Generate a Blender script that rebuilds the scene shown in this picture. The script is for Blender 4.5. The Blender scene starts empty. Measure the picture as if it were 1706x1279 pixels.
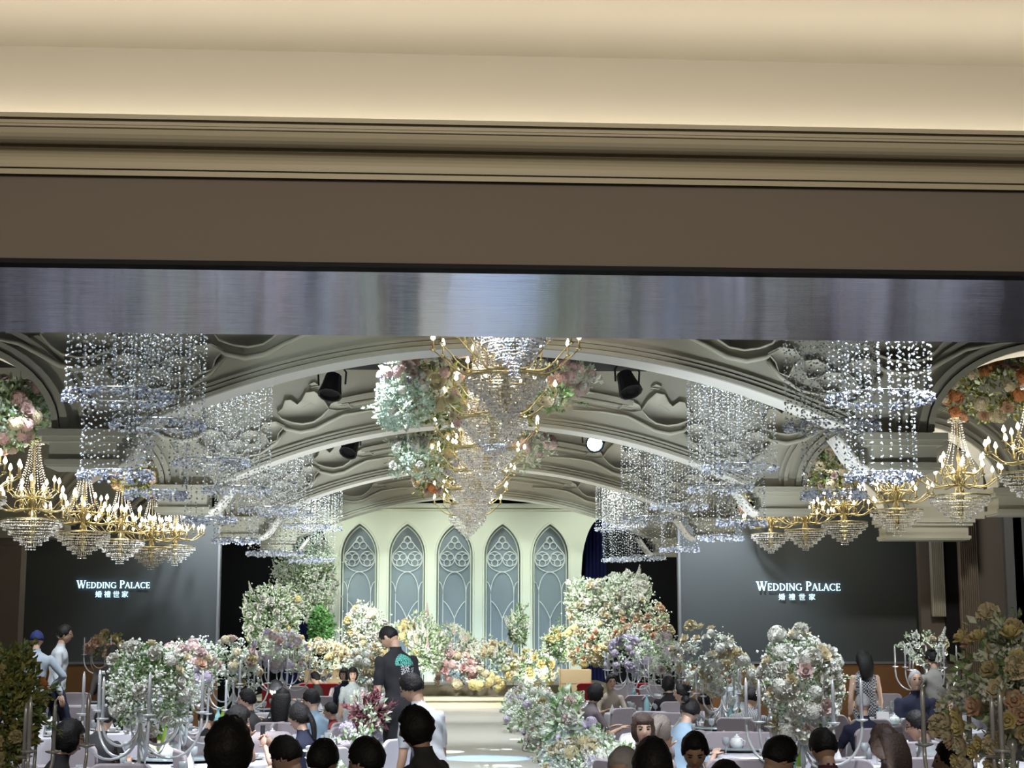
import bpy, math, random
import numpy as np
from mathutils import Vector, Matrix, Euler
C = bpy.context.scene.collection
SC = bpy.context.scene
PI = math.pi
rnd = random.Random(7)
nrs = np.random.RandomState(11)

# ---------------------------------------------------------------- camera
CAM_H = 1.9
FPX = 2700.0
cam_d = bpy.data.cameras.new('camera')
cam = bpy.data.objects.new('camera', cam_d); C.objects.link(cam)
cam_d.sensor_width = 36.0
cam_d.lens = 36.0 * FPX / 1706.0
cam_d.clip_end = 200
YAW = math.atan(96 / 2700.0); PITCH = math.atan(420 / 2700.0)
cam.location = (0, 0, CAM_H)
cam.rotation_euler = Euler((PI / 2 + PITCH, 0.0, -YAW), 'XYZ')
SC.camera = cam
SC.view_settings.view_transform = 'Standard'
SC.view_settings.look = 'None'
SC.view_settings.exposure = 0.0
SC.view_settings.gamma = 1.0
SC.view_settings.use_curve_mapping = False
SC.cycles.max_bounces = 5
SC.cycles.diffuse_bounces = 3
SC.cycles.glossy_bounces = 3
SC.cycles.transmission_bounces = 3
SC.cycles.transparent_max_bounces = 8
SC.cycles.caustics_reflective = False
SC.cycles.caustics_refractive = False
SC.cycles.sample_clamp_indirect = 4.0
RM = cam.rotation_euler.to_matrix()

def at(x, y, D):
    """point of the hall at distance D along the hall seen at photograph pixel x, y"""
    d = RM @ Vector(((x - 853) / FPX, (639.5 - y) / FPX, -1.0))
    k = D / d.y
    return Vector((d.x * k, D, CAM_H + d.z * k))

# ---------------------------------------------------------------- world and the lights of the room, with added fill lamps
w = bpy.data.worlds.new('world'); SC.world = w; w.use_nodes = True
w.node_tree.nodes['Background'].inputs[0].default_value = (0.95, 0.84, 0.68, 1)
w.node_tree.nodes['Background'].inputs[1].default_value = 0.12

def spot(name, loc, target, power, color, angle=40, blend=0.3, radius=0.1):
    l = bpy.data.lights.new(name, 'SPOT'); l.energy = power; l.color = color
    l.spot_size = math.radians(angle); l.spot_blend = blend; l.shadow_soft_size = radius
    o = bpy.data.objects.new(name, l); C.objects.link(o); o.location = loc
    o.rotation_euler = (Vector(target) - Vector(loc)).to_track_quat('-Z', 'Y').to_euler()
    return o

def area(name, loc, target, power, color, sx, sy):
    l = bpy.data.lights.new(name, 'AREA'); l.energy = power; l.color = color
    l.shape = 'RECTANGLE'; l.size = sx; l.size_y = sy
    o = bpy.data.objects.new(name, l); C.objects.link(o); o.location = loc
    o.rotation_euler = (Vector(target) - Vector(loc)).to_track_quat('-Z', 'Y').to_euler()
    return o

# stage wash from the black ceiling, cool white with a green tinge
for k, x in enumerate((-3.4, 0.2, 3.6)):
    spot('stage_wash_light', (x, 38.9, 5.9), (x * 0.8, 41, 1.5), 220, (0.88, 1.0, 0.93), 120, 0.9, 0.35)
    spot('stage_wash_light', (x * .8, 33.4, 5.9), (x * 0.6, 41, 1.9), 700, (0.88, 1.0, 0.92), 37, 0.5, 0.2)
# cool washes over the flowers and the runway
for k, (x, y) in enumerate(((-4.8, 33.3), (-1.2, 33.2), (1.9, 33.2), (5.4, 33.3), (-5.0, 27.0), (-1.2, 27.0), (1.9, 27.0), (5.4, 27.0), (-4.9, 20.3), (-1.2, 20.3), (1.9, 20.3), (5.6, 20.3))):
    spot('hall_wash_light', (x, y - 1.0, 5.85), (x * 1.03, y + .6, 0.6), 1100, (0.88, 0.95, 1.0), 80, 0.8, 0.2)
for k, (x, y) in enumerate(((-4.5, 13.5), (4.0, 13.0), (0.0, 13.2))):
    spot('hall_wash_light', (x, y, 5.6), (x * 0.95, y + 1.4, 0.6), 1500, (0.88, 0.93, 1.0), 85, 0.9, 0.2)
# blue effect lights at the foot of the backdrop
for x in (-1.9, 0.1, 2.1):
    spot('blue_stage_light', (x, 38.8, 0.9), (x, 41.3, 1.75), 60, (0.25, 0.55, 1.0), 100, 0.7, 0.1)
# blue wash on the near half of the runway
for y in (13.6, 15.0, 16.4, 17.8, 19.2, 20.6, 22.0):
    spot('blue_runway_light', (0.50, y - .3, 5.8), (0.45, y, 0.3), 7000, (0.20, 0.46, 1.0), 13, 0.3, 0.08)
# added fill lamps aimed at the hanging flowers and at the screens' inner halves
spot('flower_fill_light', (-2.2, 13.0, 3.9), (-1.0, 20.3, 4.8), 230, (0.85, 1.0, 0.95), 26, 0.6, 0.1)
spot('flower_fill_light', (2.6, 13.0, 3.9), (1.3, 20.8, 4.9), 260, (1.0, 0.92, 0.88), 22, 0.6, 0.1)
spot('screen_fill_light', (-4.3, 32.5, 5.7), (-5.2, 34, 2.2), 110, (0.80, 1.0, 0.95), 90, 0.9, 0.2)
spot('screen_fill_light', (4.3, 32.5, 5.7), (5.2, 34, 2.6), 70, (0.85, 1.0, 1.0), 90, 0.9, 0.2)
for x in (-3.0, -1.4, 1.5, 3.4):
    spot('stage_flower_fill_light', (x, 32.6, 5.7), (x * 1.1, 37.2, 1.0), 2000, (1.0, 0.98, 0.90), 50, 0.9, 0.2)  # added to brighten the stage flowers
spot('tower_fill_light', (-3.0, 33.4, 5.9), (-3.5, 39.7, 3.2), 1300, (0.92, 1.0, 0.90), 24, 0.6, 0.15)  # extra spot that lifts the left floral tower
spot('side_wall_fill_light', (9.3, 27.6, 5.9), (10.9, 33.4, 2.4), 420, (1.0, 0.93, 0.80), 60, 0.8, 0.15)  # fill lamp added for the fluted panel and curtain
# round pin beams on the runway
for (x, y, r) in ((823, 1248, .27), (742, 1252, .27), (830, 1276, .30), (862, 1231, .13)):
    g = at(x, y, 20.0); k = (CAM_H - 0.3) / (CAM_H - g.z); g = Vector((g.x * k, g.y * k, 0.3))
    spot('pin_spot_light', (g.x, g.y + 0.2, 5.9), g, 6500, (0.75, 0.93, 1.0), math.degrees(2 * math.atan(r / 5.6)), 0.12, 0.01)
for y in (15.4, 20.6, 26.4, 32.8):
    for x in (-3.0, 3.75):
        spot('crystal_fill_light', (x + (.9 if x < 0 else -.9), y - 5.2, 0.5), (x, y - 1.0, 4.6), (260 if y < 18 and x > 0 else 800), (0.86, 0.94, 1.0), 46, 0.8, 0.1)  # low spots added to make the bead strands brighter
# added front fill lamps, unseen behind the header, on the nearest tables
for x in (-3.2, 0.2, 3.4):
    spot('front_table_fill_light', (x, 8.9, 6.1), (x * .95, 13.4, 1.2), 1150, (0.90, 0.95, 1.0), 62, 0.9, 0.2)
# added fill spots, unseen between the tables and flowers, washing the arches
for y in (15.8, 22.6, 29.2, 35.6):
    for x in (-6.0, -1.75, 1.75, 6.9):
        spot('arch_fill_light', (x, y, 0.35), (x * .9 + .05, y + 1.7, 5.0), 330, (1.0, 0.98, 0.86), 120, 0.8, 0.15)

# added fill lamp behind the camera, brightening the header of the nearer room
area('near_room_fill_light', (0.0, -1.5, 4.0), (0.0, 3.5, 3.2), 190, (1.0, 0.88, 0.70), 2.6, 1.2)

# ---------------------------------------------------------------- materials
def mat(name, col, rough=0.6, metal=0.0, emit=None, estr=0.0, noise=None, bump=None, spec=0.5, island=None, coat=0.0):
    m = bpy.data.materials.new(name); m.use_nodes = True
    nt = m.node_tree; b = nt.nodes['Principled BSDF']
    b.inputs['Base Color'].default_value = (*col, 1)
    b.inputs['Roughness'].default_value = rough
    b.inputs['Metallic'].default_value = metal
    b.inputs['Specular IOR Level'].default_value = spec
    if coat: b.inputs['Coat Weight'].default_value = coat
    if emit:
        b.inputs['Emission Color'].default_value = (*emit, 1)
        b.inputs['Emission Strength'].default_value = estr
    if island:       # colour varies from piece to piece
        g = nt.nodes.new('ShaderNodeNewGeometry'); r = nt.nodes.new('ShaderNodeValToRGB')
        r.color_ramp.elements[0].color = (*island[0], 1); r.color_ramp.elements[1].color = (*island[-1], 1)
        for i, c in enumerate(island[1:-1]):
            e = r.color_ramp.elements.new((i + 1) / (len(island) - 1)); e.color = (*c, 1)
        nt.links.new(g.outputs['Random Per Island'], r.inputs[0]); nt.links.new(r.outputs[0], b.inputs['Base Color'])
    if noise:        # (scale, other colour, amount)
        tc = nt.nodes.new('ShaderNodeTexCoord'); n = nt.nodes.new('ShaderNodeTexNoise'); n.inputs['Scale'].default_value = noise[0]
        n.inputs['Detail'].default_value = 4
        mx = nt.nodes.new('ShaderNodeMix'); mx.data_type = 'RGBA'
        mx.inputs[6].default_value = (*col, 1); mx.inputs[7].default_value = (*noise[1], 1)
        nt.links.new(tc.outputs['Object'], n.inputs['Vector']); nt.links.new(n.outputs['Fac'], mx.inputs[0])
        nt.links.new(mx.outputs[2], b.inputs['Base Color'])
    if bump:
        tc = nt.nodes.new('ShaderNodeTexCoord'); n = nt.nodes.new('ShaderNodeTexNoise'); n.inputs['Scale'].default_value = bump[0]
        bp = nt.nodes.new('ShaderNodeBump'); bp.inputs['Strength'].default_value = bump[1]; bp.inputs['Distance'].default_value = 0.01
        nt.links.new(tc.outputs['Object'], n.inputs['Vector']); nt.links.new(n.outputs['Fac'], bp.inputs['Height'])
        nt.links.new(bp.outputs[0], b.inputs['Normal'])
    return m

M = {}
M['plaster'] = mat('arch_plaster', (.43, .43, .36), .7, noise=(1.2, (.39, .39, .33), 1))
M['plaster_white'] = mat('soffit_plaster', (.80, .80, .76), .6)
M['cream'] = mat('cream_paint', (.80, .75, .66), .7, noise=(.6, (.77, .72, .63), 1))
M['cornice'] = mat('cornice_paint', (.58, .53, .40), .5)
M['brown'] = mat('header_brown', (.225, .195, .165), .8, noise=(.8, (.215, .185, .158), 1))
M['black'] = mat('black_paint', (.006, .006, .009), .8)
M['ceil_black'] = mat('black_ceiling', (.008, .008, .012), .9)
M['carpet'] = mat('hall_carpet', (.05, .045, .05), .95, noise=(6, (.08, .07, .07), 1))
M['runway'] = mat('runway_cloth', (.50, .47, .41), .35, noise=(1.5, (.42, .40, .36), 1))
M['stage'] = mat('stage_floor', (.62, .58, .44), .4)
M['riser'] = mat('stage_riser', (.30, .26, .20), .6)
M['backdrop'] = mat('backdrop_paint', (.80, .82, .66), .6)
M['pane'] = mat('backdrop_pane', (.24, .29, .315), .35)
M['tracery'] = mat('tracery_white', (.75, .78, .76), .5)
M['screen'] = mat('led_screen_surface', (.085, .10, .105), .5, noise=(.25, (.06, .07, .08), 1))
M['text'] = mat('lit_lettering', (.8, .9, 1), .5, emit=(.55, .85, 1.0), estr=1.6)
M['wood'] = mat('wood_dado', (.30, .15, .06), .5, noise=(3, (.20, .095, .04), 1))
M['wallr'] = mat('side_wall_fabric', (.22, .19, .165), .8, noise=(1, (.17, .15, .135), 1))
M['drape'] = mat('drape_fabric', (.30, .25, .20), .8)
M['panelwhite'] = mat('fluted_white', (.50, .49, .42), .6)
M['navy'] = mat('navy_curtain', (.008, .012, .10), .8)
M['gold'] = mat('gold_metal', (.74, .64, .36), .28, 1.0)
M['bulb'] = mat('candle_bulb', (1, .95, .8), .4, emit=(1.0, .88, .62), estr=11.0)
M['candle'] = mat('gold_candle_sleeve', (.62, .50, .22), .4)
M['crystal'] = mat('crystal_bead', (.8, .85, .9), .12, 0.0, island=((.16, .18, .18), (.42, .46, .48), (.75, .80, .86), (1, 1, 1)), spec=1.0)  # bead tones from dark to white put sparkle into the colour
M['crystal2'] = mat('crystal_drop', (.9, .92, .95), .08, 0.0, island=((.38, .37, .37), (.85, .85, .87), (1, .99, .97), (1, 1, 1)), spec=1.0)  # sparkle of the drops painted in as lighter and darker tones
M['crystalblue'] = mat('crystal_ring_bead', (.8, .85, .9), .08, 0.0, island=((.22, .25, .34), (.50, .56, .70), (.80, .86, 1), (1, 1, 1)), spec=1.0)  # ring beads also carry their sparkle in the colour
M['wire'] = mat('thin_wire', (.35, .36, .36), .3, .8)
M['silver'] = mat('white_metal', (.72, .74, .78), .25, .35)
M['cloth'] = mat('table_cloth', (.55, .54, .60), .8, bump=(14, .3))
M['chair'] = mat('chair_cover', (.34, .30, .325), .85, bump=(30, .2))
M['chairwhite'] = mat('pale_chair_cover', (.62, .60, .66), .85)
M['chairred'] = mat('red_chair', (.34, .012, .015), .5)
M['chairleg'] = mat('chair_leg_metal', (.25, .2, .14), .4, .6)
M['china'] = mat('white_china', (.78, .79, .80), .2, coat=.4)
M['glass'] = mat('table_glass', (.75, .80, .84), .05, spec=1.0)
M['glass'].node_tree.nodes['Principled BSDF'].inputs['Transmission Weight'].default_value = .55
M['bottlegreen'] = mat('green_bottle_glass', (.22, .36, .05), .1, coat=.5)
M['bottledark'] = mat('dark_bottle_glass', (.015, .008, .006), .08, coat=.5)
M['bottleblue'] = mat('pale_blue_bottle', (.35, .62, .68), .1, coat=.5)
M['label'] = mat('bottle_label', (.6, .55, .4), .6)
M['napkin'] = mat('napkin_cloth', (.72, .72, .74), .9)
M['susan'] = mat('glass_turntable', (.25, .30, .32), .05, coat=.6)
M['planter'] = mat('planter_wood', (.48, .36, .20), .6)
M['leafgreen'] = mat('green_leaf', (.10, .22, .06), .6, island=((.10, .22, .06), (.24, .38, .16), (.45, .55, .34)))
M['leafbright'] = mat('bright_green_leaf', (.04, .24, .03), .6, island=((.02, .09, .015), (.05, .18, .04), (.14, .27, .10)))
M['leafpale'] = mat('pale_sage_leaf', (.42, .52, .36), .7, island=((.36, .48, .32), (.58, .68, .50), (.80, .86, .76)))
M['leafolive'] = mat('olive_leaf', (.20, .18, .04), .6, island=((.10, .14, .03), (.24, .27, .07), (.42, .42, .15)))
M['leafred'] = mat('burgundy_leaf', (.15, .03, .05), .6, island=((.08, .02, .03), (.22, .07, .09), (.34, .14, .16)))
M['babyw'] = mat('tiny_white_flowers', (.75, .80, .74), .7, island=((.60, .70, .58), (.85, .90, .84), (.98, .98, .98)))
M['mint'] = mat('pale_mint_blossom', (.62, .82, .72), .7, island=((.40, .62, .52), (.66, .84, .74), (.85, .95, .9)))
def petal(name, c, d=.75):
    return mat(name, c, .75, noise=(9, tuple(v * d for v in c), 1), spec=.2)
M['white'] = petal('white_petal', (.85, .86, .80))
M['creamf'] = petal('cream_petal', (.80, .72, .52))
M['yellow'] = petal('yellow_petal', (.84, .74, .38))
M['pink'] = petal('pink_petal', (.82, .58, .57))
M['palepink'] = petal('pale_pink_petal', (.80, .64, .62))
M['lilac'] = petal('lilac_petal', (.66, .60, .74))
M['peach'] = petal('peach_petal', (.80, .56, .42))
M['orange'] = petal('orange_petal', (.70, .30, .12))
M['olivef'] = petal('antique_yellow_petal', (.66, .58, .34))
M['mauve'] = petal('mauve_petal', (.58, .50, .52))
M['stem'] = mat('flower_stem', (.12, .2, .06), .7)

# mirror-polished metal soffit, gently wavy like rolled sheet
m = bpy.data.materials.new('polished_metal_sheet'); m.use_nodes = True
nt = m.node_tree; b = nt.nodes['Principled BSDF']
b.inputs['Base Color'].default_value = (.40, .41, .52, 1); b.inputs['Metallic'].default_value = 1.0
b.inputs['Roughness'].default_value = .09; b.inputs['Anisotropic'].default_value = .97
ty = nt.nodes.new('ShaderNodeCombineXYZ'); ty.inputs[1].default_value = 1.0; nt.links.new(ty.outputs[0], b.inputs['Tangent'])
tc = nt.nodes.new('ShaderNodeTexCoord'); mp = nt.nodes.new('ShaderNodeMapping'); mp.inputs['Scale'].default_value = (1.3, 1.6, 1)
n1 = nt.nodes.new('ShaderNodeTexNoise'); n1.inputs['Scale'].default_value = 1.2; n1.inputs['Detail'].default_value = 1.5
bp = nt.nodes.new('ShaderNodeBump'); bp.inputs['Strength'].default_value = 1.0; bp.inputs['Distance'].default_value = .004
mp2 = nt.nodes.new('ShaderNodeMapping'); mp2.inputs['Scale'].default_value = (3, 130, 1)
n2 = nt.nodes.new('ShaderNodeTexNoise'); n2.inputs['Scale'].default_value = 1.0
bp2 = nt.nodes.new('ShaderNodeBump'); bp2.inputs['Strength'].default_value = .25; bp2.inputs['Distance'].default_value = .003
nt.links.new(tc.outputs['Object'], mp.inputs[0]); nt.links.new(mp.outputs[0], n1.inputs['Vector']); nt.links.new(n1.outputs['Fac'], bp.inputs['Height'])
nt.links.new(tc.outputs['Object'], mp2.inputs[0]); nt.links.new(mp2.outputs[0], n2.inputs['Vector']); nt.links.new(n2.outputs['Fac'], bp2.inputs['Height'])
nt.links.new(bp.outputs[0], bp2.inputs['Normal']); nt.links.new(bp2.outputs[0], b.inputs['Normal'])
M['mirror'] = m

# ---------------------------------------------------------------- mesh helpers
class MB:
    def __init__(s): s.V = []; s.n = 0; s.T = []; s.Q = []
    def add(s, V, F, mi=0):
        V = np.asarray(V, dtype=np.float64).reshape(-1, 3)
        if isinstance(F, np.ndarray):
            (s.T if F.shape[1] == 3 else s.Q).append((F + s.n, np.full(len(F), mi, np.int32)))
        else:
            t = []; q = []
            for f in F:
                if len(f) == 3: t.append(f)
                elif len(f) == 4: q.append(f)
                else:
                    for i in range(1, len(f) - 1): t.append((f[0], f[i], f[i + 1]))
            if t: s.T.append((np.array(t) + s.n, np.full(len(t), mi, np.int32)))
            if q: s.Q.append((np.array(q) + s.n, np.full(len(q), mi, np.int32)))
        s.V.append(V); s.n += len(V); return s
    def box(s, c, d, mi=0, rz=0.0):
        x, y, z = d[0] / 2, d[1] / 2, d[2] / 2
        V = np.array([(a * x, b_ * y, e * z) for a in (-1, 1) for b_ in (-1, 1) for e in (-1, 1)])
        if rz:
            cs, sn = math.cos(rz), math.sin(rz); V = V @ np.array([[cs, sn, 0], [-sn, cs, 0], [0, 0, 1]])
        return s.add(V + np.array(c), [(0, 1, 3, 2), (4, 6, 7, 5), (0, 4, 5, 1), (2, 3, 7, 6), (0, 2, 6, 4), (1, 5, 7, 3)], mi)
    def tube(s, pts, rad, n=6, mi=0, caps=True):
        P = np.array(pts, float); k = len(P)
        R = np.full(k, rad, float) if np.isscalar(rad) else np.array(rad, float)
        T = np.gradient(P, axis=0); T /= np.linalg.norm(T, axis=1)[:, None] + 1e-9
        up = np.array([0, 0, 1.0]) if abs(T[0][2]) < .9 else np.array([1.0, 0, 0])
        V = []
        a = np.arange(n) * 2 * PI / n
        for i in range(k):
            u = np.cross(T[i], up); u /= np.linalg.norm(u) + 1e-9; v = np.cross(u, T[i]); up = v
            V.append(P[i] + R[i] * (np.cos(a)[:, None] * u + np.sin(a)[:, None] * v))
        F = [(i * n + j, i * n + (j + 1) % n, (i + 1) * n + (j + 1) % n, (i + 1) * n + j) for i in range(k - 1) for j in range(n)]
        if caps: F += [tuple(range(n))[::-1], tuple(range((k - 1) * n, k * n))]
        return s.add(np.concatenate(V), F, mi)
    def lathe(s, prof, n=16, mi=0, c=(0, 0, 0), ex=1.0, ey=1.0):
        V = []
        for r, z in prof:
            for j in range(n):
                a = 2 * PI * j / n; V.append((c[0] + r * ex * math.cos(a), c[1] + r * ey * math.sin(a), c[2] + z))
        k = len(prof)
        F = [(i * n + j, i * n + (j + 1) % n, (i + 1) * n + (j + 1) % n, (i + 1) * n + j) for i in range(k - 1) for j in range(n)]
        if prof[0][0] > 1e-4: F.append(tuple(range(n))[::-1])
        if prof[-1][0] > 1e-4: F.append(tuple(range((k - 1) * n, k * n)))
        return s.add(V, F, mi)
    def ball(s, c, r, n=8, m_=6, mi=0, rot=None):
        r = np.array([r, r, r] if np.isscalar(r) else r, float)
        V = [(0, 0, 1)] + [(math.sin(PI * i / m_) * math.cos(2 * PI * j / n), math.sin(PI * i / m_) * math.sin(2 * PI * j / n), math.cos(PI * i / m_)) for i in range(1, m_) for j in range(n)] + [(0, 0, -1)]
        V = np.array(V) * r
        if rot is not None: V = V @ np.array(rot).T
        F = [(0, 1 + j, 1 + (j + 1) % n) for j in range(n)]
        for i in range(m_ - 2):
            F += [(1 + i * n + j, 1 + (i + 1) * n + j, 1 + (i + 1) * n + (j + 1) % n, 1 + i * n + (j + 1) % n) for j in range(n)]
        e = 1 + (m_ - 1) * n; F += [(e, e - n + (j + 1) % n, e - n + j) for j in range(n)]
        return s.add(V + np.array(c), F, mi)
    def inst(s, tv, tf, pos, rot=None, sc=None, mi=0):
        pos = np.asarray(pos, float); N = len(pos)
        if N == 0: return s
        V = np.broadcast_to(tv, (N,) + tv.shape).copy()
        if sc is not None:
            sc = np.asarray(sc, float); V = V * (sc[:, None, None] if sc.ndim == 1 else sc[:, None, :])
        if rot is not None: V = np.einsum('nij,nkj->nki', rot, V)
        V += pos[:, None, :]
        F = (tf[None] + (np.arange(N) * len(tv))[:, None, None]).reshape(-1, tf.shape[1])
        return s.add(V.reshape(-1, 3), F, mi)
    def arrays(s):
        return np.concatenate(s.V), s.T, s.Q
    def mesh(s, name, mats, smooth=False):
        me = bpy.data.meshes.new(name); V = np.concatenate(s.V)
        me.vertices.add(len(V)); me.vertices.foreach_set('co', V.astype(np.float32).ravel())
        parts = [(f, m_) for f, m_ in s.T] + [(f, m_) for f, m_ in s.Q]
        li = np.concatenate([f.ravel() for f, _ in parts]).astype(np.int32)
        tot = np.concatenate([np.full(len(f), f.shape[1], np.int32) for f, _ in parts])
        mi = np.concatenate([m_ for _, m_ in parts])
        me.loops.add(len(li)); me.loops.foreach_set('vertex_index', li)
        me.polygons.add(len(tot)); me.polygons.foreach_set('loop_start', (np.cumsum(tot) - tot).astype(np.int32))
        me.polygons.foreach_set('material_index', mi.astype(np.int32))
        me.polygons.foreach_set('use_smooth', np.full(len(tot), bool(smooth)))
        for m_ in (mats if isinstance(mats, (list, tuple)) else [mats]): me.materials.append(M[m_] if isinstance(m_, str) else m_)
        me.update(calc_edges=True)
        return me
    def build(s, name, mats, parent=None, smooth=False, loc=None, rot=None):
        return link(name, s.mesh(name, mats, smooth), parent, loc, rot)

def link(name, me, parent=None, loc=None, rot=None, scale=None):
    o = bpy.data.objects.new(name, me); C.objects.link(o)
    if parent is not None: o.parent = parent
    if loc is not None: o.location = loc
    if rot is not None: o.rotation_euler = rot
    if scale is not None: o.scale = (scale,) * 3 if np.isscalar(scale) else scale
    return o
def thing(name, label, cat, loc=(0, 0, 0), rz=0.0, group=None, scale=None):
    o = bpy.data.objects.new(name, None); C.objects.link(o); o.empty_display_size = .1
    o.location = loc; o.rotation_euler = (0, 0, rz); o['label'] = label; o['category'] = cat
    if group: o['group'] = group
    if scale is not None: o.scale = (scale,) * 3
    return o
def tag(o, label, cat, group=None):
    o['label'] = label; o['category'] = cat
    if group: o['group'] = group
    return o
def struct(o, label=None):
    o['kind'] = 'structure'
    if label: o['label'] = label
    return o
def rand_rot(N, rs=nrs):
    q = rs.normal(size=(N, 4)); q /= np.linalg.norm(q, axis=1)[:, None]
    w_, x, y, z = q.T
    return np.stack([np.stack([1 - 2 * (y * y + z * z), 2 * (x * y - z * w_), 2 * (x * z + y * w_)], 1),
                     np.stack([2 * (x * y + z * w_), 1 - 2 * (x * x + z * z), 2 * (y * z - x * w_)], 1),
                     np.stack([2 * (x * z - y * w_), 2 * (y * z + x * w_), 1 - 2 * (x * x + y * y)], 1)], 1)
def frames(D_, rs=nrs):
    """rotation whose z axis follows each direction, random spin"""
    D_ = np.asarray(D_, float); D_ = D_ / (np.linalg.norm(D_, axis=1)[:, None] + 1e-9)
    a = rs.normal(size=D_.shape); x = np.cross(a, D_); x /= np.linalg.norm(x, axis=1)[:, None] + 1e-9
    y = np.cross(D_, x)
    return np.stack([x, y, D_], 2)
OCT_V = np.array([(1, 0, 0), (-1, 0, 0), (0, 1, 0), (0, -1, 0), (0, 0, 1.2), (0, 0, -1.2)], float)
OCT_F = np.array([(0, 2, 4), (2, 1, 4), (1, 3, 4), (3, 0, 4), (2, 0, 5), (1, 2, 5), (3, 1, 5), (0, 3, 5)])
# ================================================================ the opening: header beam of the nearer room
def sweep_x(prof, x0, x1, name, mats, mi_of=None, parent=None, rz=0.0):
    mb = MB(); n = len(prof)
    V = [(x0, d, z) for d, z in prof] + [(x1, d, z) for d, z in prof]
    for i in range(n - 1):
        mb.add([V[i], V[i + 1], V[n + i + 1], V[n + i]], [(0, 1, 2, 3)], mi_of[i] if mi_of else 0)
    o = mb.build(name, mats, parent); o.rotation_euler = (0, 0, rz); return o
BR = math.radians(1.35)
def zy(y, D): return at(853, y, D).z
D1 = 6.0
z0 = zy(449, D1)
lo, hi = 6.2, 9.5
for _ in range(40):
    md = (lo + hi) / 2
    if zy(561, md) > z0: hi = md
    else: lo = md
D2 = lo
zc = zy(93, D1)
soff = sweep_x([(D1, z0), (D2, z0)], -6, 6, 'trim_1', ['mirror'], rz=BR); struct(soff, 'polished metal soffit under the wide header beam')
o = sweep_x([(D1 + .05, z0 - .004), (D1 - .03, z0 - .004), (D1 - .03, zy(440, D1 - .03))], -6, 6, 'trim_2', ['black'], rz=BR); struct(o)  # black strip standing in for the shade of a recessed gap
o = sweep_x([(D1, zy(440, D1)), (D1, zc)], -6, 6, 'wall_header', ['brown', 'cream'], [0, 0], rz=BR); struct(o)
o = sweep_x([(D2, z0), (D2, 6.3)], -14, 14, 'wall_header_back', ['plaster'], rz=BR); struct(o)
# cove wall above the cornice, cream
o = sweep_x([(D1 - .004, zy(290, D1)), (D1 - .004, zc)], -6, 6, 'wall_cove', ['cream'], rz=BR); struct(o)
# a shallow tray above: ledge with its own hidden strip, then the tray ceiling
ZT = zc + .5
o = sweep_x([(D1 - .004, zc), (D1 + 1.9, zc), (D1 + 1.9, ZT)], -6, 6, 'trim_7', ['cream'], rz=BR); struct(o)
o = sweep_x([(D1 + 1.9, ZT), (-3.0, ZT)], -6, 6, 'ceiling', ['cream'], rz=BR); struct(o)
cp = [(D1, 302), (D1 - .035, 302), (D1 - .037, 293.5), (D1 - .022, 293), (D1 - .022, 291), (D1 - .045, 290.5), (D1 - .047, 285)]
cp += [(D1 - .047 - .06 * (1 - math.cos(t)), 285 - 27 * math.sin(t)) for t in np.linspace(.2, PI / 2, 7)]
cp += [(D1 - .085, 257), (D1 - .085, 252.5), (D1 - .125, 252)]
cp += [(D1 - .125 - .08 * math.sin(t), 252 - 33 * (1 - math.cos(t))) for t in np.linspace(.15, PI / 2, 7)]
cp += [(D1 - .225, 218.5), (D1 - .226, 213), (D1 - .205, 212.5), (D1 - .205, 209), (D1 - .25, 208.5), (D1 - .252, 201), (D1 - .22, 201.3)]
prof = [(d, zy(y, d)) for d, y in cp]
prof.append((D1 - .22, prof[-1][1] - .05)); prof.append((D1 - .006, prof[-1][1]))
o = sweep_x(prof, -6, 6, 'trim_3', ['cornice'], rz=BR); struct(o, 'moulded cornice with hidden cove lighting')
ztr = prof[-1][1]
M['led'] = mat('warm_led_strip', (1, .9, .7), .5, emit=(1.0, .92, .78), estr=11.0)
mb = MB(); mb.box((0, D1 - .07, ztr + .008), (11.8, .03, .012))
M['led_low'] = mat('warm_led_strip_dim', (1, .9, .7), .5, emit=(1.0, .94, .80), estr=8.6)
o = mb.build('led_strip', ['led_low']); o.rotation_euler = (0, 0, BR); tag(o, 'warm white strip light hidden behind the moulded cornice', 'light')
mb = MB(); mb.box((0, D1 + .75, zc + .01), (11.8, .05, .012))
o = mb.build('led_strip', ['led']); o.rotation_euler = (0, 0, BR); tag(o, 'warm white strip light hidden on the upper ledge of the ceiling tray', 'light')

# ================================================================ hall shell
AX = .476            # axis of the arches
mb = MB(); mb.add([(-14, -4, 0), (14, -4, 0), (14, 46, 0), (-14, 46, 0)], [(0, 1, 2, 3)]); struct(mb.build('floor', ['carpet']))
mb = MB(); mb.add([(-14, D2, 6.3), (-14, 46, 6.3), (14, 46, 6.3), (14, D2, 6.3)], [(0, 1, 2, 3)]); struct(mb.build('ceiling_hall', ['ceil_black']))
mb = MB(); mb.box((0, 43.6, 3.1), (28, .2, 6.2)); struct(mb.build('wall_back', ['black']))
mb = MB(); mb.box((-10.6, 26.5, 3.1), (.2, 34, 6.2)); struct(mb.build('wall_left', ['wallr']))
mb = MB(); mb.box((12.0, 20.0, 3.1), (.2, 28, 6.2)); struct(mb.build('wall_right', ['wallr']))

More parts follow.
